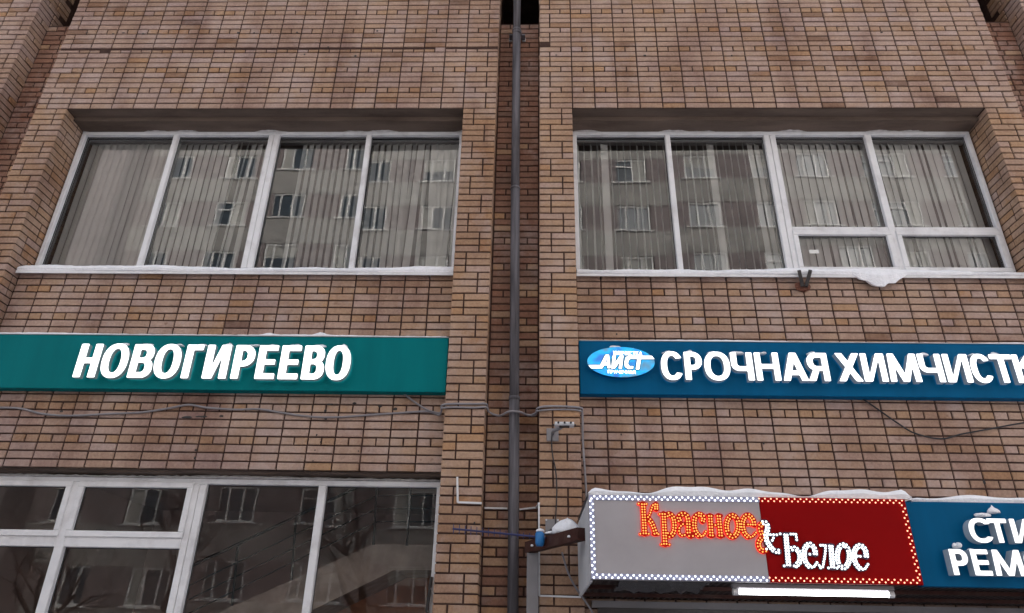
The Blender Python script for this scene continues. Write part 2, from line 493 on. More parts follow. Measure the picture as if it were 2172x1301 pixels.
def add_brick(x0, x1, i, y0, depth, zone, dz=0.0):
    z1, z0 = zc(i) - JV / 2 - dz, zc(i + 1) + JV / 2
    BR.append([x0 + JH / 2, x1 - JH / 2, z0, z1, y0 + rnd.uniform(-.0025, .003), depth, tone_for(zone, .5 * (x0 + x1), z0), zone])


def mir(sx, a, b):
    return (a, b) if sx > 0 else (-b, -a)


HOLES = [(-5.12, -12), (.30, -13)]
for sx in (-1, 1):
    for i in range(ITOP, 0):                                     # upper field
        hdr = i % 4 == 0
        cells = []
        if hdr:
            cells = [(RX, RX + M)] + [(RX + M + k * M / 2, RX + M + (k + 1) * M / 2) for k in range(38)] + [(XE - M, XE)]
        else:
            cells = [(RX, RX + M / 2)] + [(RX + M / 2 + k * M, RX + M / 2 + (k + 1) * M) for k in range(20)] + [(XE - M / 2, XE)]
        for n, (a, b) in enumerate(cells):
            lo, hi = mir(sx, a, b)
            if any(lo < hx < hi and i == hi_ for hx, hi_ in HOLES): continue
            end = n in (0, len(cells) - 1)
            dep = (.12 if hdr else .25) if end else .1
            crack = .028 if (i == -12 and sx < 0 and rnd.random() < .93) else 0
            add_brick(lo, hi, i, 0, dep, 'header' if hdr and not end else 'field', crack)
            if end and hdr:                                      # second brick along the recess side
                l2, h2 = mir(sx, a, a + .12) if n == 0 else mir(sx, b - .12, b)
                BR.append([l2, h2, zc(i + 1) + JV / 2, zc(i) - JV / 2, .133, .25, tone_for('pier', lo, 0), 'side'])
            elif end:
                BR.append([lo + JH / 2, hi - JH / 2, zc(i + 1) + JV / 2, zc(i) - JV / 2, .263, .13, tone_for('pier', lo, 0), 'side'])
        # neighbouring bay
        for k in range(-1, 7):
            if hdr:
                for a in ((XN + M + k * M, XN + M * 1.5 + k * M), (XN + M * 1.5 + k * M, XN + 2 * M + k * M)):
                    if a[0] > XN + M - .01: add_brick(*mir(sx, *a), i, 0, .1, 'header')
            elif k >= 0:
                add_brick(*mir(sx, XN + M / 2 + k * M, XN + 1.5 * M + k * M), i, 0, .1, 'field')
        add_brick(*mir(sx, XN, XN + (M if hdr else M / 2)), i, 0, .12 if hdr else .25, 'field')
        BR.append([*(mir(sx, XN, XN + .12)), zc(i + 1) + JV / 2, zc(i) - JV / 2, .133 if hdr else .263, .2, tone_for('pier', 1, 0), 'side'])
    for i in range(0, IBOT):                                     # piers
        short_in = (i // 3) % 2 == 0                             # short brick on the window side
        for (e0, e1, win_lo) in ((RX, A, False), (XE - PIER, XE, True), (XN, XN + PIER, False)):
            # window side is e1 for inner pier and neighbour, e0 for outer pier
            if win_lo:
                cut = e0 + (M / 2 if short_in else M)
            else:
                cut = e1 - (M / 2 if short_in else M)
            for a, b in ((e0, cut), (cut, e1)):
                if b - a < .02: continue
                short = (b - a) < .2
                lo, hi = mir(sx, a, b)
                add_brick(lo, hi, i, 0, .25 if short else .12, 'pier')
                # brick behind it along the reveal
                y0 = .263 if short else .133
                l2, h2 = mir(sx, a, a + .12) if (a == e0) else mir(sx, b - .12, b)
                BR.append([l2 + (JH / 2 if l2 in (lo,) else 0), h2 - (JH / 2 if h2 in (hi,) else 0), zc(i + 1) + JV / 2, zc(i) - JV / 2, y0 + rnd.uniform(-.001, .001), (.115 if short else .25), tone_for('pier', lo, 0), 'side'])
    for i in range(26, 89):                                      # spandrels and wall behind the canopy
        if sx < 0 and 52 <= i < 78: continue
        if i % 4 == 0:
            for k in range(36): add_brick(*mir(sx, A + k * M / 2, A + (k + 1) * M / 2), i, D1, .1, 'header')
        else:
            for k in range(18): add_brick(*mir(sx, A + k * M, A + (k + 1) * M), i, D1, .1, 'field')
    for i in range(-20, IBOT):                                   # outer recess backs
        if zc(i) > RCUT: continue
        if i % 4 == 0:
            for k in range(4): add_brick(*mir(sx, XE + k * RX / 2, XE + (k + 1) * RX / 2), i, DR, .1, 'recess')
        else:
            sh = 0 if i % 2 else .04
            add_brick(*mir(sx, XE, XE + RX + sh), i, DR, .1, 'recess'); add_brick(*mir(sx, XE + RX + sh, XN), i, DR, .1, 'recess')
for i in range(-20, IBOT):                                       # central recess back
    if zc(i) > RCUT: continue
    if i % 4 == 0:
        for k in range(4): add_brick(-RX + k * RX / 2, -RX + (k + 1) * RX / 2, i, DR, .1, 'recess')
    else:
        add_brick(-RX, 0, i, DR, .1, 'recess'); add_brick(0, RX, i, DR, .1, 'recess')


def brick_verts(wd, dp, hh, q):
    c = .0045
    j = lambda s=.0014: q.uniform(-s, s)
    ch = [c + abs(q.gauss(0, .0015)) for _ in range(4)]
    if q.random() < .12: ch[q.randrange(4)] += q.uniform(.006, .018)      # a chipped corner
    x0, x1, z0, z1 = -wd / 2, wd / 2, -hh / 2, hh / 2
    fr = [(x0 + ch[0] + j(), 0, z0 + ch[0] * .7 + j()), (x1 - ch[1] + j(), 0, z0 + ch[1] * .7 + j()), (x1 - ch[2] + j(), 0, z1 - ch[2] * .7 + j()), (x0 + ch[3] + j(), 0, z1 - ch[3] * .7 + j())]
    md = [(x0 + j(), c, z0 + j()), (x1 + j(), c, z0 + j()), (x1 + j(), c, z1 + j()), (x0 + j(), c, z1 + j())]
    bk = [(x0, dp, z0), (x1, dp, z0), (x1, dp, z1), (x0, dp, z1)]
    return fr + md + bk


BFACES = [(0, 1, 2, 3)] + [f for k in range(4) for f in ((4 + k, 4 + (k + 1) % 4, (k + 1) % 4, k), (8 + k, 8 + (k + 1) % 4, 4 + (k + 1) % 4, 4 + k))]
HID = [(-10, 0 - 10, 952, 714), ]
HIDE = [(0, 708, 952, 835), (1226, 712, 2172, 856), (1228, 1025, 2172, 1301), (1070, 0, 1108, 1301), (1112, 1140, 1148, 1301), (0, 560, 962, 586), (1222, 565, 2172, 604)]


def shown(b):
    cx, cz = .5 * (b[0] + b[1]), .5 * (b[2] + b[3])
    if b[7] == 'side': return 0
    x, y = proj((cx, b[4], cz))
    if not (4 < x < 2168 and 4 < y < 1297): return 0
    if any(h[0] < x < h[2] and h[1] < y < h[3] for h in HIDE): return 0
    xa, ya = proj((b[0], b[4], b[2])); xb_, yb = proj((b[1], b[4], b[3]))
    return abs(xb_ - xa) * abs(yb - ya)


order = sorted(range(len(BR)), key=lambda k: -shown(BR[k]))
SINGLE = set(order[:300])
bw = MB(); CACHE = {}
for k, b in enumerate(BR):
    wd_, hh = b[1] - b[0], b[3] - b[2]
    cx, cz = .5 * (b[0] + b[1]), .5 * (b[2] + b[3])
    if k in SINGLE:
        key = (round(wd_, 3), round(b[5], 2), round(hh, 3), rnd.randrange(5), int(b[6] * 12))
        if key not in CACHE:
            me = bpy.data.meshes.new('brick')
            me.from_pydata(brick_verts(wd_, b[5], hh, random.Random(hash(key))), [], BFACES)
            me.materials.append(MATS['brick'])
            a_ = me.attributes.new('tone', 'FLOAT', 'FACE'); a_.data.foreach_set('value', [b[6]] * len(BFACES))
            CACHE[key] = me
        o = bpy.data.objects.new('brick', CACHE[key]); COL.objects.link(o)
        o.parent = WALL; o.location = Vector((cx, b[4], cz)) - wpos(WALL)
        o.rotation_euler = (0, rnd.uniform(-.004, .004), 0)
    else:
        base = len(bw.v); rr = rnd.uniform(-.004, .004)
        for p in brick_verts(wd_, b[5], hh, rnd):
            bw.v.append((cx + p[0], b[4] + p[1], cz + p[2] + p[0] * rr))
        for f in BFACES: bw.face([base + q for q in f], 0, b[6])
tag(bw.build('brickwork', 'brick', BLD, tone=True), kind='stuff')

# knocked-out mortar and drill holes that show as dark flecks
m = MB(); q = random.Random(15)
for (px, py, w_, h_) in ((395, 885, .05, .012), (425, 884, .06, .009), (470, 883, .02, .008), (690, 872, .012, .012), (700, 858, .03, .008), (752, 856, .02, .01), (806, 862, .018, .014), (838, 868, .022, .012), (690, 889, .02, .008), (672, 923, .008, .01), (680, 938, .006, .008), (668, 955, .006, .01), (664, 978, .008, .008), (48, 862, .012, .008), (130, 873, .02, .008), (415, 955, .01, .012), (413, 972, .01, .012), (1308, 709, .009, .009), (1318, 922, .008, .008), (1620, 941, .01, .008), (2088, 1023, .012, .016), (760, 957, .005, .006), (1006, 1110, .008, .008)):
    Yp = 0 if 935 < px < 1230 else D1
    v = at(px, py, Yp - .001); m.blob((v.x, Yp - .0005, v.z), w_, .004, h_, seed=int(px), nu=9, nv=5, rough=.35, flat=-1)
for (px, py) in ((185, 70), (240, 72), (262, 70), (304, 72), (505, 70), (539, 70), (630, 69), (696, 100), (800, 66), (918, 66), (1368, 118), (1552, 118), (1180, 117), (1870, 69), (754, 119), (646, 116)):
    v = at(px, py, -.001); m.blob((v.x, -.0005, v.z), q.uniform(.008, .018), .004, q.uniform(.008, .013), seed=int(px), nu=8, nv=5, rough=.3, flat=-1)
tag(m.build('wall_pits', 'dark_steel', BLD), kind='stuff')

# lintels over the windows
for (x0, x1, zh) in ((-XE + PIER, -A, HEAD), (A, XE - PIER, HEAD), (-XE + PIER, -A, zc(52))):
    m = MB(); up = zh > 5
    n = 40
    d0, d1, dl = (.012, .15, .055) if up else (D1 + .004, D1 + .06, .014)
    # soffit profile with a slightly wandering lower edge
    for k in range(n):
        xa, xb_ = x0 + (x1 - x0) * k / n, x0 + (x1 - x0) * (k + 1) / n
        za, zb = [zh - dl - .006 * math.sin(5.1 * x + 1) - .004 * math.sin(13 * x) for x in (xa, xb_)]
        top = zh - .002
        m.poly([(xa, d0, top), (xa, d1, top), (xb_, d1, top), (xb_, d0, top)])
        m.poly([(xa, d1, top), (xa, d1, za), (xb_, d1, zb), (xb_, d1, top)])
        m.poly([(xa, d1, za), (xa, .42, za - .012), (xb_, .42, zb - .012), (xb_, d1, zb)])
    m.build('lintel', 'concrete', BLD)
    m = MB(); q = random.Random(5 + int(x0 * 10) + int(zh))              # bead of old foam along the frame
    n = 110; ztop = (7.139 if up else 2.972)
    pa = None
    for k in range(n + 1):
        x = x0 + .01 + (x1 - x0 - .02) * k / n
        b_ = (.016 + .014 * q.random() + .014 * max(0, math.sin(2.1 * x + q.random()))) * (1 if up else .8)
        cur = [(x, D2 + .012, ztop), (x, D2 - .004 - .35 * b_, ztop + b_ * .35), (x, D2 + .002, ztop + b_), (x, D2 + .05, ztop + b_ * 1.1)]
        if pa:
            for t in range(3): m.poly([pa[t], cur[t], cur[t + 1], pa[t + 1]])
        pa = cur
    m.build('foam_bead', 'foam', BLD)


# ------------------------------------------------------------------ windows
def frame_bar(mb, x0, x1, z0, z1, y=D2, d=.07):
    mb.cbox(x0, x1, y, y + d, z0, z1, .006)


def pane(parent, x0, x1, z0, z1, tx, tz, y=D2 + .056, mat='glass'):
    me = MB(); cx, cz = .5 * (x0 + x1), .5 * (z0 + z1)
    t = .012
    pts = [(x0, z0), (x1, z0), (x1, z1), (x0, z1)]
    f = [(x, y + (x - cx) * tx + (z - cz) * tz, z) for x, z in pts]
    b = [(p[0], p[1] + t, p[2]) for p in f]
    me.v += f + b
    me.face((0, 1, 2, 3))
    return me.build('pane', mat, parent)


def gaskets(mb, x0, x1, z0, z1, y=D2 + .048, t=.006):
    for r in ((x0, x1, z0, z0 + t), (x0, x1, z1 - t, z1), (x0, x0 + t, z0 + t, z1 - t), (x1 - t, x1, z0 + t, z1 - t)):
        mb.box(r[0], r[1], y, y + .006, r[2], r[3])


def sash(parent, x0, x1, z0, z1, wd_=.055):
    s = MB(); y = D2 - .018
    frame_bar(s, x0, x1, z1 - wd_, z1, y, .05); frame_bar(s, x0, x1, z0, z0 + wd_, y, .05)
    frame_bar(s, x0, x0 + wd_, z0 + wd_, z1 - wd_, y + .001, .05); frame_bar(s, x1 - wd_, x1, z0 + wd_, z1 - wd_, y + .001, .05)
    return s.build('sash', 'pvc', parent)


def window(x0, x1, z0, z1, mulls, label, transom=None, tilts=None, fw=.05, seed=0):
    """mulls: (x centre, width). transom: (z centre, height, first cell, last cell, sash above?)"""
    f = MB()
    frame_bar(f, x0, x1, z1 - fw, z1); frame_bar(f, x0, x1, z0, z0 + fw)
    frame_bar(f, x0, x0 + fw, z0 + fw, z1 - fw); frame_bar(f, x1 - fw, x1, z0 + fw, z1 - fw)
    for (mx, mw) in mulls:
        if mw > .12:
            frame_bar(f, mx - mw / 2, mx - .002, z0 + fw, z1 - fw); frame_bar(f, mx + .002, mx + mw / 2, z0 + fw, z1 - fw)
        else:
            frame_bar(f, mx - mw / 2, mx + mw / 2, z0 + fw, z1 - fw)
    edges = [x0 + fw] + [e for (mx, mw) in mulls for e in (mx - mw / 2, mx + mw / 2)] + [x1 - fw]
    cells = [(edges[2 * k], edges[2 * k + 1]) for k in range(len(mulls) + 1)]
    sub = []
    for k, (a, b) in enumerate(cells):
        if transom and transom[2] <= k <= transom[3]:
            tz_, th = transom[0], transom[1]
            frame_bar(f, a, b, tz_ - th / 2, tz_ + th / 2)
            lo, hi = (a, b, z0 + fw, tz_ - th / 2), (a, b, tz_ + th / 2, z1 - fw)
            sub.append((*lo, not transom[4])); sub.append((*hi, transom[4]))
        else:
            sub.append((a, b, z0 + fw, z1 - fw, False))
    fr = f.build('window', 'pvc', BLD)
    if label: fr['label'] = label
    q = random.Random(seed); gk = MB(); gm = 'glass' if z0 > 4 else 'plain_glass'
    for (a, b, c, d, s) in sub:
        tx, tz_ = q.uniform(-.012, .012), q.uniform(-.006, .006)
        if s:
            sash(fr, a - .012, b + .012, c - .012, d + .012)
            pane(fr, a + .04, b - .04, c + .04, d - .04, tx, tz_, D2 + .024, gm); gaskets(gk, a + .042, b - .042, c + .042, d - .042, D2 + .018)
        else:
            pane(fr, a - .004, b + .004, c - .004, d + .004, tx, tz_, mat=gm); gaskets(gk, a, b, c, d)
    gk.build('gasket', 'gasket', fr)
    return fr


WZ0, WZ1 = 5.20, 7.135
winL = window(-XE + PIER + .012, -A - .012, WZ0, WZ1, [(-4.14, .06), (-2.94, .128), (-1.79, .06)], 'upper window with grey vertical blinds over the green sign', seed=3)
winR = window(A + .012, XE - PIER - .012, WZ0, WZ1, [(1.775, .06), (2.974, .135), (4.12, .075)], 'upper window with two opening sashes over the blue sign', transom=(5.772, .07, 2, 3, False), seed=8)
winB = window(-XE + PIER + .012, -A - .012, .95, 2.968, [(-4.13, .085), (-2.945, .13), (-1.778, .072)], 'ground floor window with dark glass', transom=(2.385, .10, 0, 1, True), seed=21)

# sills with snow
for k, (x0, x1, wn_) in enumerate(((-XE + PIER + .004, -A - .004, winL), (A + .004, XE - PIER - .004, winR))):
    m = MB()
    prof = [(D2 + .02, 5.20), (D1 - .055, 5.105), (D1 - .06, 5.10), (D1 - .06, 5.066), (D1 - .05, 5.066), (D1 - .05, 5.092), (D2 + .02, 5.187)]
    for a, b in zip(prof[:-1], prof[1:]):
        m.poly([(x0, a[0], a[1]), (x1, a[0], a[1]), (x1, b[0], b[1]), (x0, b[0], b[1])])
    m.build('sill', 'pvc', wn_)
    s = MB(); n = 150; pr = None; q = random.Random(40 + k)
    ph = [q.uniform(0, 6) for _ in range(4)]
    for i in range(n + 1):
        x = x0 + .006 + (x1 - x0 - .012) * i / n
        th = .032 + .012 * math.sin(1.7 * x + ph[0]) + .007 * math.sin(4.3 * x + ph[1]) + .004 * math.sin(11 * x + ph[2])
        th += .005 * q.random() ** 2; ov = .003 * q.random() + .004 + .006 * math.sin(3.1 * x + ph[3]); drop = 0.0
        if k == 1:                                                    # the overhanging lump
            e_ = (x - 3.72) / (.24 if x < 3.72 else .31); g_ = max(0.0, 1 - abs(e_) ** 1.5) * (1 + .10 * math.sin(31 * x) + .08 * math.sin(57 * x + 1))
            drop = .15 * g_ + (.008 * q.random() if g_ > .05 else 0); ov += .05 * g_; th += .02 * g_
            if x > 4.6: th *= .8
        th = max(th, .006)
        cur = [(x, D2 - .002, 5.20 + th * .9), (x, D2 - .10, 5.175 + th), (x, D1 - .05 - ov * .6, 5.108 + th), (x, D1 - .066 - ov, 5.105 + th * .5 - drop * .45), (x, D1 - .060 - ov * .8, 5.099 - drop), (x, D1 - .045, 5.104 - drop * .9 if drop > .02 else 5.104)]
        if pr:
            for t in range(5): s.poly([pr[t], cur[t], cur[t + 1], pr[t + 1]])
        pr = cur
    s.build('snow', 'snow', wn_, smooth=True)
m = MB(); p = at(1727, 534, D2 + .012); m.box(p.x - .05, p.x + .05, D2 + .016, D2 + .019, p.z - .02, p.z + .025); m.build('paper_note', 'paper', winR)


# rooms behind the glass
def room(x0, x1, y0, y1, z0, z1, mat):
    m = MB()
    m.poly([(x0, y1, z0), (x1, y1, z0), (x1, y1, z1), (x0, y1, z1)]); m.poly([(x0, y0, z0), (x0, y1, z0), (x0, y1, z1), (x0, y0, z1)])
    m.poly([(x1, y0, z0), (x1, y1, z0), (x1, y1, z1), (x1, y0, z1)]); m.poly([(x0, y0, z0), (x1, y0, z0), (x1, y1, z0), (x0, y1, z0)])
    m.poly([(x0, y0, z1), (x1, y0, z1), (x1, y1, z1), (x0, y1, z1)])
    return m.build('room', mat, BLD)


room(-XE + PIER - .02, -A + .02, .421, 5, 4.2, 7.28, 'room'); room(A - .02, XE - PIER + .02, .421, 5, 4.2, 7.28, 'room')
room(-XE + PIER - .02, -A + .02, .421, 4.2, .1, 3.3, 'stair_room')

# door under the canopy
UZd = at(1500, 1274, D1).z
m = MB(); m.box(.75, 5.0, D1 - .03, D1 + .03, .12, UZd - .075); m.build('door', 'door_dark', BLD)
m = MB(); m.box(.70, 5.1, D1 - .05, D1 + .02, UZd - .073, UZd - .02); m.build('door_frame', 'grey_paint', BLD)


# ------------------------------------------------------------------ vertical blinds
def blind(x0, x1, label, slats, seed):
    q = random.Random(seed); Y = D2 + .14
    t = thing('vertical_blind', ((x0 + x1) / 2, Y, 5.2), label, 'blind', 'vertical blinds behind the upper windows')
    r = MB(); r.box(x0, x1, Y - .03, Y + .03, 7.06, 7.10); r.build('head_rail', 'blind_rail', t)
    for (x, ang, lean, sway) in slats:
        s = MB(); wd_ = .089; n = 4
        a = math.radians(ang + q.uniform(-5, 5)); dx, dy = math.cos(a), math.sin(a)
        rows = 7
        for rr in range(rows + 1):
            f = rr / rows
            z = 7.06 - f * 1.84
            ox = lean * f + sway * math.sin(f * 2.2) * f + q.uniform(-.002, .002)
            tw = sway * 3 * f
            ca, sa = math.cos(a + tw), math.sin(a + tw)
            for side in (0, 1):
                for k in range(n + 1):
                    u = (k / n - .5) * wd_
                    bow = .010 * (1 - (2 * k / n - 1) ** 2) + side * .0016
                    s.v.append((x + ox + u * ca - bow * sa, Y + u * sa + bow * ca, z))
        row = 2 * (n + 1)
        for rr in range(rows):
            for side in (0, 1):
                for k in range(n):
                    b = rr * row + side * (n + 1) + k
                    s.face((b, b + 1, b + row + 1, b + row))
        s.build('slat', 'blind_fabric', t, smooth=True)
    return t


sl = []
q = random.Random(77)
x = -5.2
while x < -.69:
    if x < -4.15: sl.append((x, -9, 0, 0))
    elif x < -3.42: sl.append((x, -22, 0, 0))
    elif x < -2.98: sl.append((x, q.choice([-50, -66, -25]), q.uniform(-.10, .03), q.uniform(-.03, .03)))
    elif x < -2.66: pass
    elif x < -1.8: sl.append((x, -40, 0, 0))
    elif x < -1.25: sl.append((x, q.choice([-34, -44, -26]), 0, 0))
    elif x < -.95: sl.append((x, q.choice([-15, -50]), q.uniform(-.09, .04), q.uniform(-.05, .04)))
    else: sl.append((x, -22, q.uniform(-.06, .0), q.uniform(-.02, .02)))
    x += .079
blind(-5.27, -.67, 'grey vertical slat blind, partly tangled, inside the window over the green sign', sl, 4)
sl = []; x = .72; k = 0
while x < 5.27:
    if x < 2.95:
        if abs(x - 1.0) < .04 or abs(x - 2.30) < .04: sl.append((x, 8, .0, 0))
        elif abs(x - 2.80) < .08: sl.append((x, 30, .02, 0))
        else: sl.append((x, 76 + q.uniform(-6, 6), q.uniform(-.01, .01), 0))
    elif x < 4.12: sl.append((x, 20, q.uniform(0, .02), 0))
    elif x < 4.5: sl.append((x, 24, q.uniform(0, .05), 0))
    else: sl.append((x, q.choice([6, 10, 12, 34]), .01, 0))
    x += .079 if x < 2.95 else .084
blind(.67, 5.29, 'grey vertical slat blind, half turned edge-on, inside the window over the blue sign', sl, 9)

# ------------------------------------------------------------------ staircase behind the ground floor glass
YS = 1.5
st = thing('staircase', (-2.2, YS, .12), 'brown indoor stair flight with thin metal railing behind the ground floor glass', 'staircase')
P = lambda px, py, y=YS: at(px, py, y)
m = MB()
top = [P(455, 1303), P(650, 1217), P(791, 1155), P(945, 1157)]; bot = [P(560, 1345), P(690, 1281), P(835, 1210), P(945, 1209)]
for k in range(3):
    a, b, c, d = top[k], top[k + 1], bot[k + 1], bot[k]
    for y in (0, .9):
        m.poly([(v.x, v.y + y, v.z) for v in (a, b, c, d)])
    m.poly([a, b, (b.x, b.y + .9, b.z), (a.x, a.y + .9, a.z)]); m.poly([d, c, (c.x, c.y + .9, c.z), (d.x, d.y + .9, d.z)])
m.build('flight', 'stair_concrete', st)
rails = MB()
for off in (0, 37, 65, 93):
    r = .017 if off == 0 else .008
    pts = [P(400, 1204 + off * 1.05), P(628, 1096 + off), P(764, 1031 + off), P(800, 1014 + off)]
    rails.tube(pts, r, 6)
    rails.tube([P(800, 1014 + off), P(945, 1014 + off)], r, 6)
rails.build('railing', 'dark_steel', st)
for (xa, ya, xb_, yb) in ((628, 1097, 618, 1230), (800, 1013, 792, 1156), (871, 1013, 863, 1158), (505, 1155, 492, 1285)):
    m = MB(); m.tube([P(xa, ya), P(xb_, yb)], .014, 6); m.build('post', 'dark_steel', st)
m = MB(); a, b = P(700, 1290, YS + .92), P(960, 1209, YS + .92); m.box(a.x, b.x + .3, YS + .92, YS + .98, .12, b.z); m.build('side_wall', 'orange_wall', st)

# ------------------------------------------------------------------ lettering by distance fields
def f_poly(pts):
    P_ = np.array(pts, float)

    def f(X, Y):
        d = np.full(X.shape, 1e9); ins = np.zeros(X.shape, bool); n = len(P_)
        for i in range(n):
            x1, y1 = P_[i]; x2, y2 = P_[(i + 1) % n]
            ex, ey = x2 - x1, y2 - y1
            t = np.clip(((X - x1) * ex + (Y - y1) * ey) / (ex * ex + ey * ey + 1e-12), 0, 1)
            d = np.minimum(d, np.hypot(X - x1 - t * ex, Y - y1 - t * ey))
            if y1 != y2:
                c = ((y1 <= Y) & (Y < y2)) | ((y2 <= Y) & (Y < y1))
                ins ^= c & (X < x1 + (Y - y1) * ex / ey)
        return np.where(ins, -d, d)
    return f


def f_box(x0, x1, y0, y1):
    return f_poly([(x0, y0), (x1, y0), (x1, y1), (x0, y1)])


def f_rr(x0, x1, y0, y1, r):
    cx, cy, hx, hy = (x0 + x1) / 2, (y0 + y1) / 2, (x1 - x0) / 2, (y1 - y0) / 2

    def f(X, Y):
        qx, qy = np.abs(X - cx) - hx + r, np.abs(Y - cy) - hy + r
        return np.minimum(np.maximum(qx, qy), 0) + np.hypot(np.maximum(qx, 0), np.maximum(qy, 0)) - r
    return f


def f_el(cx, cy, rx, ry, e=2.3):
    def f(X, Y):
        return ((np.abs((X - cx) / rx) ** e + np.abs((Y - cy) / ry) ** e) ** (1 / e) - 1) * min(rx, ry)
    return f


def U(*fs): return lambda X, Y: np.minimum.reduce([f(X, Y) for f in fs])
def I(*fs): return lambda X, Y: np.maximum.reduce([f(X, Y) for f in fs])
def S(a, b): return lambda X, Y: np.maximum(a(X, Y), -b(X, Y))


def f_stroke(pts, r):
    P_ = np.array(pts, float)

    def f(X, Y):
        d = np.full(X.shape, 1e9)
        for i in range(len(P_) - 1):
            x1, y1 = P_[i]; ex, ey = P_[i + 1] - P_[i]
            t = np.clip(((X - x1) * ex + (Y - y1) * ey) / (ex * ex + ey * ey + 1e-12), 0, 1)
            d = np.minimum(d, np.hypot(X - x1 - t * ex, Y - y1 - t * ey))
        return d - r
    return f


def glyph(ch, w, t, b):
    """bold sans capital of height 1, width w, stem t, bar b"""
    L = f_box(0, t, 0, 1); Rr = f_box(w - t, w, 0, 1)
    if ch == 'Н': return U(L, Rr, f_box(0, w, .5 - b / 2, .5 + b / 2))
    if ch == 'О': return S(f_el(w / 2, .5, w / 2, .515), f_el(w / 2, .5, w / 2 - t, .515 - b * .95))
    if ch == 'С':
        ring = S(f_el(w * .53, .5, w * .53, .515), f_el(w * .53, .5, w * .53 - t, .515 - b * .95))
        return S(ring, f_poly([(w * .60, .5), (w * 1.3, .80), (w * 1.3, .22)])) if False else S(ring, f_poly([(w * .62, .74), (w * 1.3, .80), (w * 1.3, .2), (w * .62, .26)]))
    if ch == 'В':
        tp = S(f_rr(-.3, w * .95, .46, 1, .24), f_rr(-.3, w * .95 - t, .46 + b * .5 + .05, 1 - b, .1))
        bt = S(f_rr(-.3, w, 0, .58, .26), f_rr(-.3, w - t, b, .58 - b * .5 - .05, .1))
        return U(L, I(U(tp, bt), f_box(0, w + 1, -1, 2)))
    if ch in 'РЯ':
        bowl = I(S(f_rr(-.3, w, .36, 1, .3), f_rr(-.3, w - t, .36 + b, 1 - b, .12)), f_box(0, w + 1, -1, 2))
        g = U(L, bowl)
        if ch == 'Я':
            g = U(g, f_poly([(w + .03, 0), (w + .03 - t * 1.18, 0), (w * .42, .46), (w * .42 + t * 1.0, .46)]))
            return (lambda gg: (lambda X, Y: gg(w - X, Y)))(g)
        return g
    if ch == 'Г': return U(L, f_box(0, w, 1 - b, 1))
    if ch == 'Е': return U(L, f_box(0, w, 1 - b, 1), f_box(0, w, 0, b), f_box(0, w * .93, .5 - b * .47, .5 + b * .47))
    if ch == 'И': return U(L, Rr, f_poly([(t * .55, 0), (t * 1.3, 0), (w - t * .55, 1), (w - t * 1.3, 1)]))
    if ch == 'П': return U(L, Rr, f_box(0, w, 1 - b, 1))
    if ch == 'Ч':
        return U(Rr, I(S(f_rr(0, w + .4, .33, 1.8, .26), f_rr(t, w + .4, .33 + b, 1.8, .1)), f_box(0, w, 0, 1)))
    if ch == 'А':
        h_ = w / 2; k = t * 1.12
        return U(f_poly([(0, 0), (k, 0), (h_ + k * .45, 1), (h_ - k * .5, 1)]), f_poly([(w, 0), (w - k, 0), (h_ - k * .45, 1), (h_ + k * .5, 1)]), f_box(w * .22, w * .78, .2, .2 + b))
    if ch == 'Х':
        k = t * 1.15
        return U(f_poly([(0, 0), (k, 0), (w, 1), (w - k, 1)]), f_poly([(w, 0), (w - k, 0), (0, 1), (k, 1)]))
    if ch == 'М':
        k = t * 1.02; s = .05
        return U(f_poly([(0, 0), (t, 0), (t + s, 1), (s, 1)]), f_poly([(w, 0), (w - t, 0), (w - t - s, 1), (w - s, 1)]), f_poly([(s, 1), (s + k, 1), (w / 2 + k * .5, 0), (w / 2 - k * .5, 0)]), f_poly([(w - s, 1), (w - s - k, 1), (w / 2 - k * .5, 0), (w / 2 + k * .5, 0)]))
    if ch == 'Т': return U(f_box(0, w, 1 - b, 1), f_box(w / 2 - t / 2, w / 2 + t / 2, 0, 1))
    if ch == 'К':
        k = t * 1.2
        return U(L, f_poly([(t * .8, .42), (t * .8 + .02, .66), (w - k, 1), (w + .02, 1)]), f_poly([(t * 1.2, .62), (t * 1.25 + k * .6, .62), (w + .04, 0), (w + .04 - k, 0)]))
    raise ValueError(ch)


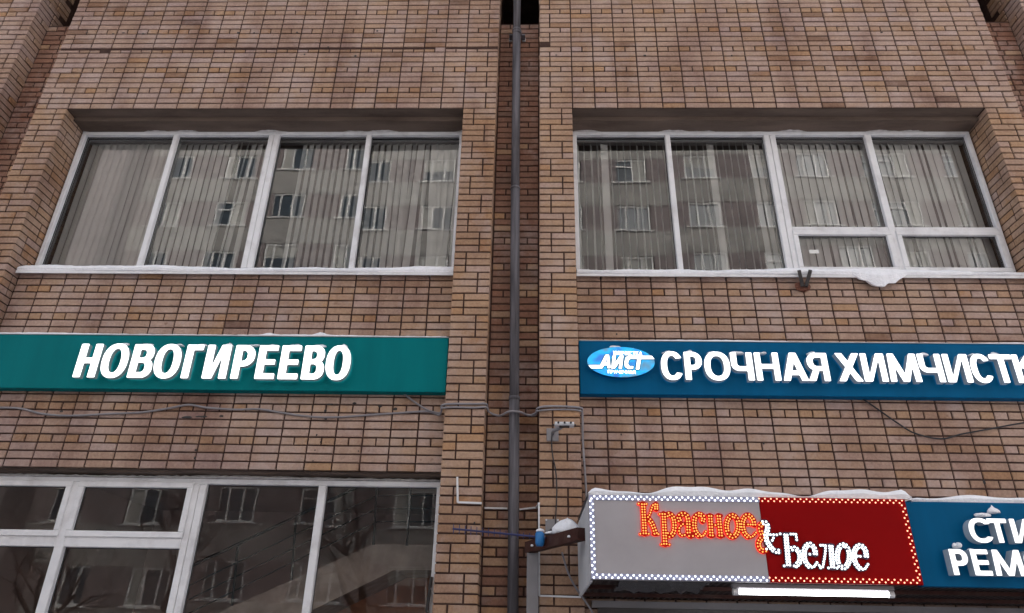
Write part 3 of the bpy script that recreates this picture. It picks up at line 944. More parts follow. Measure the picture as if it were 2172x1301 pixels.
def field_mesh(f, x0, x1, y0, y1, step, mapf, depth, front=0, side=1, mb=None):
    """fill f<0 with faces at mapf(x,y,0) and walls back to mapf(x,y,depth)"""
    mb = mb or MB()
    nx, ny = int(math.ceil((x1 - x0) / step)), int(math.ceil((y1 - y0) / step))
    gx, gy = x0 + np.arange(nx + 1) * step, y0 + np.arange(ny + 1) * step
    X, Y = np.meshgrid(gx, gy); F = f(X, Y)
    F = np.where(np.abs(F) < 1e-6, 1e-6, F)
    vid = {}

    def v(p):
        k = (round(p[0], 6), round(p[1], 6))
        if k not in vid:
            vid[k] = len(mb.v); mb.v.append(tuple(mapf(p[0], p[1], 0.0)))
        return vid[k]
    bid = {}

    def vb(p):
        k = (round(p[0], 6), round(p[1], 6))
        if k not in bid:
            bid[k] = len(mb.v); mb.v.append(tuple(mapf(p[0], p[1], depth)))
        return bid[k]
    for j in range(ny):
        run = None
        for i in range(nx + 1):
            full = i < nx and F[j, i] < 0 and F[j, i + 1] < 0 and F[j + 1, i] < 0 and F[j + 1, i + 1] < 0
            if full and run is None: run = i
            if not full and run is not None:
                mb.face((v((gx[run], gy[j])), v((gx[i], gy[j])), v((gx[i], gy[j + 1])), v((gx[run], gy[j + 1]))), front); run = None
            if i == nx or full: continue
            cs = [(gx[i], gy[j], F[j, i]), (gx[i + 1], gy[j], F[j, i + 1]), (gx[i + 1], gy[j + 1], F[j + 1, i + 1]), (gx[i], gy[j + 1], F[j + 1, i])]
            if min(c[2] for c in cs) >= 0: continue
            poly = []; cross = []
            for k in range(4):
                a, b = cs[k], cs[(k + 1) % 4]
                if a[2] < 0: poly.append((a[0], a[1]))
                if (a[2] < 0) != (b[2] < 0):
                    t = a[2] / (a[2] - b[2]); p = (a[0] + t * (b[0] - a[0]), a[1] + t * (b[1] - a[1]))
                    poly.append(p); cross.append((p, a[2] < 0))
            if len(poly) >= 3: mb.face([v(p) for p in poly], front)
            if depth:
                outs = [c[0] for c in cross if c[1]]; ins = [c[0] for c in cross if not c[1]]
                for a, b in zip(outs, ins):
                    mb.face((v(a), vb(a), vb(b), v(b)), side)
    return mb


def letter_obj(parent, ch, xa, xb_, z0, z1, yf, depth, mats, t=.24, b=.19, shear=0.0, step=.028, skew=0.0, name='letter'):
    hgt = z1 - z0; w_ = (xb_ - xa) / hgt
    f = glyph(ch, w_, t, b)
    mp = lambda x, y, d: (xa + (x + shear * y) * hgt, yf + d, z0 + y * hgt + skew * x * hgt)
    mb = field_mesh(f, -.06, w_ + .08, -.05, 1.06, step, mp, depth)
    return mb.build(name, mats, parent)


def snow_lumps(parent, spots, name='snow_cap'):
    for k, (c, rx, ry, rz) in enumerate(spots):
        m = MB(); m.blob(c, rx, ry, rz, seed=int(abs(c[0]) * 977) + k, rough=.3, nu=14); m.build(name, 'snow', parent, smooth=True)


# --- green sign
YB = .078
zt = sum(at(x, y, YB).z for x, y in ((60, 713), (475, 713), (930, 714))) / 3
zb = sum(at(x, y, YB).z for x, y in ((60, 826), (475, 828), (930, 829))) / 3
gs = thing('shop_sign', (-2.9, YB, zb), 'long green sign board with slanted white lit letters reading НОВОГИРЕЕВО', 'sign')
m = MB(); m.cbox(-XE + PIER + .02, -A - .006, YB, D1 - .012, zb, zt, .004); m.build('board', 'teal_board', gs)
for x in (-4.6, -3.2, -1.6):
    m = MB(); m.box(x, x + .04, D1 - .012, D1 + .02, zb + .05, zt - .03); m.build('mounting_bar', 'dark_steel', gs)
m = MB(); m.box(-XE + PIER + .02, -A - .006, YB - .006, YB + .02, zt + .001, zt + .009); m.build('top_trim', 'galvanized', gs)
YF = .012
lz0, lz1 = sum(at(x, 803, YF).z for x in (160, 740)) / 2, sum(at(x, 732, YF).z for x in (200, 760)) / 2
cols = [('Н', 152, 199), ('О', 205, 261), ('В', 267.6, 316), ('О', 318.5, 374), ('Г', 382, 418), ('И', 426.7, 478), ('Р', 487.6, 532), ('Е', 538.8, 580), ('Е', 587.8, 630), ('В', 637.3, 684), ('О', 686.5, 739)]
caps = []
for ch, a, b in cols:
    xa, xb_ = at(a, 803, YF).x, at(b, 803, YF).x
    letter_obj(gs, ch, xa, xb_, lz0, lz1, YF, .05, ['letter_face', 'letter_side_teal'], t=.212, b=.165, shear=.0)
    if ch not in 'Н':
        xm = xa + (xb_ - xa) * rnd.uniform(.45, .8) 
        caps.append(((xm, YF + .03, lz1 + .001), rnd.uniform(.04, .065), .019, rnd.uniform(.014, .026)))
snow_lumps(gs, caps)
m = MB(); q = random.Random(3); pr = None
for i in range(121):
    x = -XE + PIER + .03 + (PW - .06) * i / 120
    th = .005 + .008 * max(0, math.sin(2.3 * x)) + .004 * q.random() + .03 * math.exp(-((x + 1.93) / .05) ** 2) + .018 * math.exp(-((x + 2.45) / .06) ** 2)
    cur = [(x, YB - .004, zt + .009), (x, YB, zt + .009 + th), (x, YB + .05, zt + .011 + th * 1.3), (x, D1 - .01, zt + .009 + th)]
    if pr:
        for t in range(3): m.poly([pr[t], cur[t], cur[t + 1], pr[t + 1]])
    pr = cur
m.build('snow_ridge', 'snow', gs, smooth=True)

# --- blue sign
zt = sum(at(x, y, YB).z for x, y in ((1240, 717), (1700, 727), (2160, 737))) / 3
zb = sum(at(x, y, YB).z for x, y in ((1240, 830), (1700, 840), (2160, 851))) / 3
bs = thing('shop_sign', (2.9, YB, zb), 'long blue sign board with an oval emblem and lit letters reading СРОЧНАЯ ХИМЧИСТКА', 'sign')
m = MB(); m.cbox(A + .006, XE - PIER - .02, YB, D1 - .012, zb, zt, .004); m.build('board', 'blue_board', bs)
for x in (1.2, 2.9, 4.4):
    m = MB(); m.box(x, x + .04, D1 - .012, D1 + .02, zb + .05, zt - .03); m.build('mounting_bar', 'dark_steel', bs)
m = MB(); m.box(A + .006, XE - PIER - .02, YB - .005, YB + .02, zt + .001, zt + .007); m.build('top_trim', 'galvanized', bs)
YF = .0
cols = [('С', 1402, 1446), ('Р', 1452, 1489), ('О', 1494, 1548), ('Ч', 1551, 1597), ('Н', 1602, 1653), ('А', 1658, 1711), ('Я', 1713, 1757), ('Х', 1775, 1826), ('И', 1829, 1879), ('М', 1884, 1950), ('Ч', 1951, 2000), ('И', 2005, 2058), ('С', 2061, 2112), ('Т', 2101, 2148), ('К', 2154, 2200), ('А', 2203, 2262)]
hz0 = sum(at(x, y, YF).z for x, y in ((1425, 800.5), (2080, 816.5))) / 2
hz1 = sum(at(x, y, YF).z for x, y in ((1425, 743), (2080, 755.5))) / 2
caps = []
for k, (ch, a, b) in enumerate(cols):
    ym = 771 + (a - 1400) * .021
    xa, xb_ = at(a, ym, YF).x, at(b, ym, YF).x
    if k in (12,): xb_ -= .04
    if k == 13: xa += .02; xb_ += .02
    letter_obj(bs, ch, xa, xb_, hz0, hz1, YF, .065, ['letter_face', 'letter_side_blue'], t=.2, b=.165)
    if ch in 'СРОЧТЯН' and k < 14:
        caps.append((((xa + xb_) / 2 - .02, YF + .04, hz1 + .001), (xb_ - xa) * rnd.uniform(.18, .3), .026, rnd.uniform(.014, .028)))
snow_lumps(bs, caps)
# emblem
c = at(1317, 768, .02); rx, rz = (at(1389, 768, .02).x - at(1246, 768, .02).x) / 2, (at(1317, 736, .02).z - at(1317, 800, .02).z) / 2
el = lambda X, Y: f_el(0, 0, rx, rz, 2.0)(X, Y)
em = field_mesh(el, -rx - .02, rx + .02, -rz - .02, rz + .02, .014, lambda x, y, d: (c.x + x, .02 + d, c.z + y - .0 * x), .05).build('emblem', ['logo_blue', 'blue_board'], bs)
YE = .016
sk = .28


def E_(px, py):                          # pixel of the enlarged emblem -> emblem plane
    v = at(1240 + px / 13.01, 720 + py / 13.01, YE); return v.x, v.z


def stripes(pts_list, name, hole=None):
    P2 = [E_(*p) for p in pts_list]; f0 = f_poly(P2)
    if hole: f0 = S(f0, f_poly([E_(*p) for p in hole]))
    fx = [p[0] for p in P2]; fy = [p[1] for p in P2]
    mb_ = field_mesh(f0, min(fx) - .01, max(fx) + .01, min(fy) - .01, max(fy) + .01, .004, lambda x, y, d: (x, YE - .004 + d, y), .0)
    field_mesh(lambda X, Y: f0(X, Y) - .008, min(fx) - .012, max(fx) + .012, min(fy) - .012, max(fy) + .012, .004, lambda x, y, d: (x, YE + d, y), .0, front=1, mb=mb_)
    return mb_.build(name, ['logo_white', 'logo_edge'], em)


stripes([(105, 715), (430, 715), (575, 430), (672, 430), (715, 800), (632, 800), (622, 720), (535, 720), (490, 805), (180, 805)], 'lettering', hole=[(572, 640), (622, 640), (612, 530)])
stripes([(775, 450), (862, 450), (832, 665), (975, 450), (1072, 450), (1025, 812), (938, 812), (968, 615), (835, 812), (738, 812)], 'lettering')
stripes([(1205, 455), (1300, 458), (1850, 462), (1925, 550), (1555, 548), (1505, 835), (1412, 835), (1452, 545), (1265, 540), (1205, 600), (1195, 690), (1245, 750), (1345, 745), (1335, 815), (1200, 825), (1110, 760), (1098, 640), (1130, 510)], 'lettering')
for (txt, xa, xb_, ya, yb) in (('ХИМЧИСТКА', 785, 1595, 428, 322), ('ПРАЧЕЧНАЯ', 640, 1415, 940, 845)):
    mbs = MB(); n = len(txt)
    for k, ch in enumerate(txt):
        a0 = E_(xa + (xb_ - xa) * k / n, ya + (18 * k / n)); a1 = E_(xa + (xb_ - xa) * (k + .86) / n, yb + (18 * k / n))
        hh = a1[1] - a0[1]; ww = (a1[0] - a0[0]) / hh
        field_mesh(glyph(ch, ww, .2, .16), -.06, ww + .06, -.06, 1.06, .06, lambda x, y, d: (a0[0] + x * hh, YE - .001, a0[1] + y * hh), 0, mb=mbs)
    mbs.build('lettering', 'logo_white', em)
for px, w_, h_ in ((1305, .05, .012), (1340, .055, .010), (1360, .04, .01)):
    v = at(px, 736 if px < 1320 else 741 if px < 1350 else 747, .04); sp = MB(); sp.blob((v.x, .05, v.z - .004), w_, .022, h_ + .006, seed=px); sp.build('snow_cap', 'snow', bs, smooth=True)
m = MB(); q = random.Random(8); pr = None
for i in range(121):
    x = A + .02 + (PW - .06) * i / 120
    th = .002 + .014 * max(0, math.sin(1.9 * x - 2.2)) * q.uniform(.6, 1) + .003 * q.random()
    cur = [(x, YB - .002, zt + .007), (x, YB + .002, zt + .007 + th), (x, YB + .05, zt + .009 + th * 1.3), (x, D1 - .01, zt + .007 + th)]
    if pr:
        for t in range(3): m.poly([pr[t], cur[t], cur[t + 1], pr[t + 1]])
    pr = cur
m.build('snow_ridge', 'snow', bs, smooth=True)

# ------------------------------------------------------------------ canopy with the red and white lit sign
YC = -1.25
CX0, CX1, CX2 = at(1250, 1130, YC).x, at(1941, 1155, YC).x, XE - PIER - .03
CZ0 = (at(1253, 1224, YC).z + at(1960, 1247, YC).z) / 2
CZ1 = (at(1247, 1042, YC).z + at(1922, 1066, YC).z) / 2
UZ = at(1500, 1274, D1).z                # soffit height at the wall
cp = thing('shop_canopy', ((CX0 + CX1) / 2, YC / 2, CZ0), 'box canopy with grey and red lit front reading Красное & Белое', 'canopy')
DIV0, DIV1 = at(1611, 1047, YC).x, at(1629, 1230, YC).x
DV = (DIV0 + DIV1) / 2
m = MB(); m.cbox(CX0, DV - .001, YC, YC + .04, CZ0, CZ1, .006); m.build('grey_panel', 'grey_panel', cp)
m = MB(); m.cbox(DV + .001, CX1, YC, YC + .04, CZ0, CZ1, .006); m.build('red_panel', 'red_panel', cp)
m = MB()
for k in range(24):                                                           # ribbed side sheet
    y0 = YC + .042 + (D1 - .05 - YC) * k / 24; y1 = YC + .042 + (D1 - .05 - YC) * (k + 1) / 24
    m.box(CX0 + (.004 if k % 2 else .0), CX0 + .02, y0, y1, CZ0 + (UZ - CZ0) * k / 24 - .008 * (k % 2), CZ1 - .02)
m.build('side_panel', 'canopy_white', cp)
m = MB(); m.box(CX0 + .01, CX2, YC + .05, D1 - .02, CZ1 - .05, CZ1 - .018); m.build('top_sheet', 'canopy_under', cp)
m = MB(); N = 92                                                              # corrugated soffit
pr = None
for i in range(N * 4 + 1):
    x = CX0 + .022 + (CX2 - CX0 - .03) * i / (N * 4)
    z = CZ0 + .055 + (.012 if (i % 4) in (1, 2) else 0)
    if pr: m.poly([(pr[0], YC + .045, pr[1]), (x, YC + .045, z), (x, D1 - .02, z - CZ0 - .055 + UZ), (pr[0], D1 - .02, pr[1] - CZ0 - .055 + UZ)])
    pr = (x, z)
m.build('soffit', 'canopy_under', cp)
for y in (-.62, -.2):
    m = MB(); zu = CZ0 + .055 + (UZ - CZ0 - .055) * (y - YC) / (D1 - YC); m.box(CX0 + .03, CX2, y, y + .04, zu - .03, zu - .002); m.build('cross_beam', 'brown_paint', cp)
m = MB(); q = random.Random(6); gx, gy = 16, 8                                # crumpled foil tucked under the edge
pt = {}
for i in range(gx + 1):
    for j in range(gy + 1):
        pt[i, j] = (.80 + .62 * i / gx, YC + .08 + .55 * j / gy, CZ0 + .016 - .045 * j / gy + q.uniform(-.016, .016))
for i in range(gx):
    for j in range(gy):
        m.poly([pt[i, j], pt[i + 1, j], pt[i + 1, j + 1]]); m.poly([pt[i, j], pt[i + 1, j + 1], pt[i, j + 1]])
m.build('foil_wrap', 'foil', cp)


def strip(x0, x1, z0, z1, name, mat):
    m = MB(); m.box(x0, x1, YC - .006, YC - .001, z0, z1); m.build(name, mat, cp)


BZ = .034
strip(CX0 + .004, DV, CZ1 - BZ - .004, CZ1 - .004, 'led_strip', 'led_back_blue'); strip(CX0 + .004, DV, CZ0 + .004, CZ0 + .004 + BZ, 'led_strip', 'led_back_blue')
strip(CX0 + .004, CX0 + .004 + BZ, CZ0 + .005 + BZ, CZ1 - BZ - .005, 'led_strip', 'led_back_blue')
leds = MB(); px0, px1 = CX0 + .021, CX1 - .026


def zig(a, b, horizontal, fixed, mi_of):
    n = int(abs(b - a) / .0205)
    for k in range(n + 1):
        s = a + (b - a) * k / n; o = .0085 * (1 if k % 2 else -1)
        x, z = (s, fixed + o) if horizontal else (fixed + o, s)
        leds.dome((x, YC - .006, z), .0070 if mi_of(x) == 0 else .0058, 7, mi_of(x))


mo = lambda x: 0 if x < DV else 1
zig(px0, px1, True, CZ1 - .021, mo); zig(px0, px1, True, CZ0 + .021, mo)
zig(CZ0 + .045, CZ1 - .045, False, px0, mo); zig(CZ0 + .045, CZ1 - .045, False, px1, mo)
tag(leds.build('led_border', ['led_white', 'led_pink'], cp), kind='stuff')


def resample(pts, step):
    out = []; acc = 0.0; p = [Vector((a, b)) for a, b in pts]
    L = sum((p[i + 1] - p[i]).length for i in range(len(p) - 1)); n = max(1, round(L / step)); seg = L / n
    tgt = 0.0; run = 0.0
    for i in range(len(p) - 1):
        l = (p[i + 1] - p[i]).length
        while tgt <= run + l + 1e-9 and len(out) <= n:
            t = 0 if l == 0 else (tgt - run) / l
            d = (p[i + 1] - p[i]).normalized(); out.append((p[i] + (p[i + 1] - p[i]) * t, Vector((-d.y, d.x)))); tgt += seg
        run += l
    return out


def smooth2(pts):
    return [(v.x, v.y) for v in spline([(a, b, 0) for a, b in pts], 5)]


def ell(cx, cy, rx, ry):
    return [(cx + rx * math.sin(2 * math.pi * k / 28), cy - ry * math.cos(2 * math.pi * k / 28)) for k in range(29)]


def led_letter(ox, oy, sc_, strokes, dot_mi, back, name='letter', cyan=False):
    """strokes: (points in enlarged photo pixels, number of LED rows, smooth?)"""
    body = []; dots = []
    pitch = 30 * sc_ / 6.507 * 6.507
    conv = lambda a, b: (lambda v: (v.x, v.z))(at(ox + a / sc_, oy + b / sc_, YC))
    for pts, rows, sm in strokes:
        pp = smooth2(pts) if sm else pts
        P2 = [conv(*p) for p in pp]
        body.append(f_stroke(P2, .0115 + (rows - 1) * .009))
        for (c_, nrm) in resample(P2, .0178):
            for r_ in range(rows):
                dots.append(c_ + nrm * ((r_ - (rows - 1) / 2) * .0175))
    xs = [p[0] for st_ in strokes for p in [conv(*q_) for q_ in st_[0]]]; zs = [p[1] for st_ in strokes for p in [conv(*q_) for q_ in st_[0]]]
    mb = field_mesh(U(*body), min(xs) - .04, max(xs) + .04, min(zs) - .04, max(zs) + .04, .006, lambda x, y, d: (x, YC - .014 + d, y), .013, 0, 1)
    lt = mb.build(name, [back, 'led_glow_red' if back == 'led_back_red' else 'led_rim_dark'], cp)
    keep = []
    for d in dots:
        if all((d - e).length > .0128 for e in keep): keep.append(d)
    dm = MB()
    for d in keep: dm.dome((d.x, YC - .0145, d.y), .0056 if back == 'led_back_red' else .0082, 6)
    o = dm.build('led_dots', dot_mi, lt); o['kind'] = 'stuff'
    return lt


LA = ('led_amber', 'led_back_red'); A0 = (1330, 1040, 6.507)
led_letter(*A0, [([(218, 200), (240, 600)], 2, 0), ([(155, 192), (265, 196)], 1, 0), ([(180, 607), (295, 607)], 1, 0), ([(262, 402), (305, 350), (335, 260), (350, 215), (385, 200)], 1, 1), ([(395, 205), (398, 262)], 2, 0), ([(275, 400), (318, 430), (355, 500), (390, 600)], 2, 1), ([(360, 612), (430, 612)], 1, 0)], *LA)
led_letter(*A0, [([(500, 335), (522, 745)], 2, 0), ([(445, 333), (505, 333)], 1, 0), ([(470, 752), (582, 756)], 1, 0), ([(545, 350), (585, 335), (630, 380), (648, 460), (648, 540), (628, 605), (585, 632), (550, 612)], 2, 1)], *LA)
led_letter(*A0, [([(722, 425), (708, 385), (735, 347), (775, 335), (820, 362), (838, 430), (842, 520), (848, 600), (870, 632), (893, 622)], 2, 1), ([(800, 460), (745, 490), (715, 535), (717, 590), (748, 630), (790, 622)], 1, 1)], *LA)
led_letter(*A0, [([(1040, 430), (1048, 385), (1025, 350), (985, 340)], 2, 1), ([(985, 340), (940, 372), (924, 430), (924, 510), (945, 580), (985, 628)], 2, 1), ([(985, 628), (1030, 640), (1065, 610), (1082, 575)], 1, 1)], *LA)
led_letter(*A0, [([(1140, 362), (1158, 628)], 2, 0), ([(1258, 362), (1285, 630)], 2, 0), ([(1104, 355), (1170, 355)], 1, 0), ([(1232, 355), (1296, 356)], 1, 0), ([(1122, 635), (1192, 635)], 1, 0), ([(1252, 635), (1326, 637)], 1, 0), ([(1175, 486), (1250, 490)], 1, 0)], *LA)
led_letter(*A0, [(ell(1450, 500, 82, 145), 2, 0)], *LA)
led_letter(*A0, [([(1745, 480), (1735, 425), (1700, 372), (1655, 352), (1612, 385), (1590, 450), (1594, 530), (1618, 600), (1660, 642)], 2, 1), ([(1660, 645), (1710, 650), (1750, 620), (1772, 590)], 1, 1), ([(1630, 478), (1730, 480)], 1, 0)], *LA)
B0 = (1600, 1040, 5.655); LWH = ('led_cyan', 'led_back_dark')
led_letter(*B0, [([(85, 408), (62, 440), (70, 500), (92, 560), (62, 600), (46, 650), (62, 705), (100, 730), (125, 722)], 2, 1)], *LA)
led_letter(*B0, [([(95, 395), (125, 395), (150, 430), (150, 480), (132, 530), (138, 600), (170, 660), (225, 725), (285, 738)], 2, 1), ([(185, 538), (262, 540)], 1, 0), ([(232, 548), (205, 610), (175, 655), (140, 710)], 1, 1)], *LWH)
led_letter(*B0, [([(370, 540), (402, 900)], 2, 0), ([(302, 528), (490, 532), (500, 600)], 1, 0), ([(350, 912), (470, 912)], 1, 0), ([(415, 720), (470, 700), (520, 735), (540, 800), (530, 870), (485, 908)], 2, 1)], *LWH)
led_letter(*B0, [([(722, 768), (712, 705), (668, 655), (625, 665), (594, 715), (588, 790), (608, 868), (650, 918)], 2, 1), ([(650, 920), (700, 925), (742, 872)], 1, 1), ([(625, 770), (720, 774)], 1, 0)], *LWH)
led_letter(*B0, [([(845, 670), (840, 760), (825, 850), (812, 920), (785, 935), (768, 905)], 1, 1), ([(908, 675), (930, 925)], 2, 0), ([(785, 665), (935, 665)], 1, 0), ([(880, 936), (982, 938)], 1, 0)], *LWH)
led_letter(*B0, [(ell(1057, 797, 74, 136), 2, 0)], *LWH)
led_letter(*B0, [([(1332, 798), (1322, 725), (1275, 673), (1228, 680), (1192, 732), (1186, 810), (1208, 888), (1255, 942)], 2, 1), ([(1255, 945), (1310, 950), (1352, 892)], 1, 1), ([(1225, 795), (1330, 800)], 1, 0)], *LWH)


def snow_bank(x0, x1, y0, y1, z, hfun, parent, name='snow_cap', n=90, zfront=.0):
    m = MB(); pr = None
    for i in range(n + 1):
        x = x0 + (x1 - x0) * i / n; h_ = max(.004, hfun(x))
        e = min(1, min(x - x0, x1 - x) / .05 + .15) ** .5
        h_ *= e
        cur = [(x, y0 + .004, z - zfront), (x, y0 - .006, z + h_ * .45), (x, y0 + .02, z + h_ * .88), (x, y0 + .10, z + h_), (x, (y0 + y1) / 2, z + h_ * 1.05), (x, y1, z + h_ * .8)]
        if pr:
            for t in range(5): m.poly([pr[t], cur[t], cur[t + 1], pr[t + 1]])
        pr = cur
    return m.build(name, 'snow', parent, smooth=True)


snow_bank(CX0 + .002, CX1 + .05, YC + .002, D1 - .03, CZ1 - .001, lambda x: .055 + .022 * math.sin(5.2 * x + .4) + .014 * math.sin(11.3 * x) + .007 * math.sin(23 * x), cp)

# --- the blue fascia beside it
YD = YC + .035
fs = thing('shop_sign', ((CX1 + CX2) / 2, YD, CZ0), 'dark blue fascia with two rows of white letters beside the red panel', 'sign')
fz0, fz1 = CZ0 - .005, CZ1 - .01
m = MB(); m.cbox(CX1 + .004, CX2, YD, YD + .06, fz0, fz1, .004); m.build('board', 'blue_board', fs)
YF = YD - .075
caps = []
for txt, pxs, y1, y0 in (('СТИ', ((2056, 2103), (2098, 2139), (2146, 2190)), 1100, 1151), ('РЕМОНТ', ((2018, 2055), (2063, 2100), (2107, 2170), (2173, 2222), (2228, 2275), (2279, 2322)), 1166, 1221)):
    za, zb_ = at(2090, y0, YF).z, at(2090, y1, YF).z
    for ch, (a, b) in zip(txt, pxs):
        xa, xb_ = at(a, (y0 + y1) / 2, YF).x, at(b, (y0 + y1) / 2, YF).x
        letter_obj(fs, ch, xa, xb_, za, zb_, YF, .07, ['letter_dim', 'letter_side_blue'], t=.22, b=.18)
        if rnd.random() < .45: caps.append((((xa + xb_) / 2 - .02, YF + .045, zb_ - .002), (xb_ - xa) * .25, .018, rnd.uniform(.010, .017)))
snow_lumps(fs, caps)
for k, (px, py, rx_, rz_) in enumerate(((2082, 1095, .045, .017), (2106, 1086, .032, .032), (2030, 1161, .022, .022))):
    v = at(px, py, YD - .02); m = MB(); m.blob((v.x, v.y, v.z), rx_, .03, rz_, seed=90 + k, rough=.45, nu=18, nv=9); m.build('snow_clump', 'snow', fs, smooth=True)
snow_bank(CX1 + .06, CX2, YD + .002, D1 - .03, fz1 - .001, lambda x: .045 + .012 * math.sin(6.1 * x) + .008 * math.sin(14 * x), fs)

# --- tube lamp
t0, t1 = at(1566, 1251, YC + .1), at(1884, 1266, YC + .1)
LY = YC + .1
zl = (t0.z + t1.z) / 2
lp = thing('tube_lamp', ((t0.x + t1.x) / 2, LY, zl), 'lit white tube lamp hanging under the canopy', 'lamp')
m = MB(); m.tube([(t0.x, LY, zl), (t1.x, LY, zl)], .017, 12); m.build('tube', 'tube', lp)
m = MB(); m.box(t0.x - .04, t1.x + .04, LY - .025, LY + .025, zl + .024, zl + .05); m.build('housing', 'grey_paint', lp)
for x in (t0.x - .02, t1.x + .02):
    m = MB(); m.tube([(x - .018, LY, zl), (x + .018, LY, zl)], .023, 12); m.build('end_cap', 'white_plastic', lp)
for x in (t0.x + .2, t1.x - .2):
    m = MB(); m.tube([(x, LY, zl + .05), (x, LY, CZ0 + .06)], .006, 6); m.build('hanger', 'dark_steel', lp)

# ------------------------------------------------------------------ downpipe in the recess
YP = .12
dp = thing('downpipe', (.03, YP, .12), 'weathered grey metal downpipe running up the brick recess', 'pipe')
cuts = [(1098, -80), (1096, 64), (1093, 398), (1091, 842), (1088, 1301), (1087, 1500)]
pp = [at(x, y, YP) for x, y in cuts]
for k in range(len(pp) - 1):
    m = MB(); a, b = pp[k], pp[k + 1]
    m.tube([b - Vector((0, 0, .05)) if k < len(pp) - 2 else b, a], [.047, .050], 14); m.build('pipe_section', 'pipe_metal', dp, smooth=True)
    if 0 < k:
        m = MB(); m.tube([a - Vector((0, 0, .035)), a + Vector((0, 0, .0))], .0545, 14); m.build('joint_ring', 'pipe_metal', dp, smooth=True)
v = at(1097, 71, YP)
for s in (-1, 1):
    m = MB(); m.box(v.x + s * .085 - .02, v.x + s * .085 + .02, DR - .02, DR - .004, v.z - .028, v.z + .028); m.build('bracket', 'galvanized', dp)
    m = MB(); m.tube([(v.x + s * .085, DR - .026, v.z), (v.x + s * .085, DR - .018, v.z)], .009, 8); m.build('bolt', 'dark_steel', dp)
m = MB(); m.tube([(v.x, YP, v.z - .02), (v.x, YP, v.z + .02)], .056, 14); m.box(v.x - .1, v.x - .05, YP + .02, DR - .02, v.z - .012, v.z + .012); m.box(v.x + .05, v.x + .1, YP + .02, DR - .02, v.z - .012, v.z + .012)
m.build('clamp', 'pipe_metal', dp)


# ------------------------------------------------------------------ cables
def cable(name, pts, r, mat, label, cat='cable'):
    m = MB(); m.tube(spline(pts, 6), r, 7)
    return tag(m.build(name, mat, smooth=True), label, cat)


YW = D1 - .014
g = [(0, 865), (45, 867), (90, 878), (150, 882), (230, 878), (300, 875), (360, 866), (400, 859), (440, 865), (500, 869), (550, 868), (600, 876), (660, 884), (720, 885), (790, 880), (850, 876), (905, 873), (930, 880)]
q = random.Random(2)
pts = [at(-60, 868, YW)] + [at(x, y, YW) for x, y in g] + [at(936, 874, .06), at(938, 860, -.012), at(960, 857, -.014), at(1005, 857, -.014), at(1030, 857, -.012), at(1034, 866, .06), at(1040, 876, .14), at(1060, 882, .13), at(1080, 873, .055), at(1102, 874, .055), at(1118, 880, .14), at(1136, 880, .12), at(1141, 866, -.012), at(1170, 862, -.014), at(1228, 865, -.012), at(1235, 876, .05), at(1236, 930, YW - .05), at(1239, 980, YW - .06), at(1243, 1040, YW - .06), at(1246, 1100, YW - .06)]
cable('cable', pts, .0105, 'grey_cable', 'thick grey cable sagging across the brickwork under the green sign and round both piers')
pts = [at(848, 828, YW - .01), at(870, 846, YW - .012), at(905, 869, YW - .014), at(932, 876, YW - .014), at(937, 868, .05), at(938, 866, -.012), at(960, 864, -.014), at(1005, 865, -.014), at(1030, 864, -.012), at(1035, 872, .08), at(1046, 880, .18)]
cable('cable', pts, .0095, 'grey_cable', 'short grey cable dropping from the green sign to the brick pier')
pts = [at(1120, 883, .20), at(1137, 876, .06), at(1141, 872, -.012), at(1175, 869, -.013), at(1228, 871, -.012), at(1234, 884, .06), at(1235, 930, .08), at(1238, 980, .08)]
cable('cable', pts, .008, 'grey_cable', 'thin grey cable wrapped round the pier above the small white fixture')
pts = [at(x, y, YW - .01) for x, y in ((1815, 838), (1832, 848), (1850, 860), (1900, 895), (1940, 919), (1995, 931), (2040, 921), (2100, 910), (2172, 897), (2230, 893))]
cable('cable', pts, .0075, 'black_cable', 'black cable hanging in a loop under the blue sign')

# small fixture on the right pier
v = at(1172, 923, 0)
fx = thing('wall_fixture', (v.x, -.01, v.z), 'small white fixture with dark studs on a grey bracket on the pier', 'fixture')
m = MB(); m.cbox(v.x - .055, v.x + .055, -.012, -.001, v.z - .06, v.z + .06, .004); m.build('base_plate', 'grey_paint', fx)
e = at(1197, 903, -.22)
m = MB(); m.tube(spline([(v.x, -.012, v.z + .01), (v.x + .01, -.09, v.z + .015), (e.x - .03, -.17, e.z - .005), (e.x - .01, -.21, e.z + .01)], 5), .017, 8); m.build('arm', 'grey_paint', fx, smooth=True)
m = MB(); m.cbox(e.x - .085, e.x + .085, -.27, -.18, e.z - .008, e.z + .022, .008)
m.build('head', 'white_plastic', fx)
m = MB(); m.box(e.x - .045, e.x + .045, -.25, -.2, e.z - .016, e.z - .0085); m.build('lens', 'black_cable', fx)
for dx in (-.055, 0, .055):
    m = MB(); m.tube([(e.x + dx, -.285, e.z + .010), (e.x + dx, -.268, e.z + .010)], .0095, 8); m.build('stud', 'black_cable', fx)
for dx in (-.095, .095):
    m = MB(); m.tube([(e.x + dx - .008, -.225, e.z + .004), (e.x + dx + .008, -.225, e.z + .004)], .008, 8); m.build('stud', 'black_cable', fx)
cable('cable', [at(1172, 915, -.02), at(1170, 935, -.014), at(1172, 965, -.012), at(1178, 995, -.012), at(1181, 1030, -.012), at(1180, 1070, -.012), at(1178, 1112, -.014)], .0055, 'black_cable', 'thin black wire running down the pier from the small white fixture')

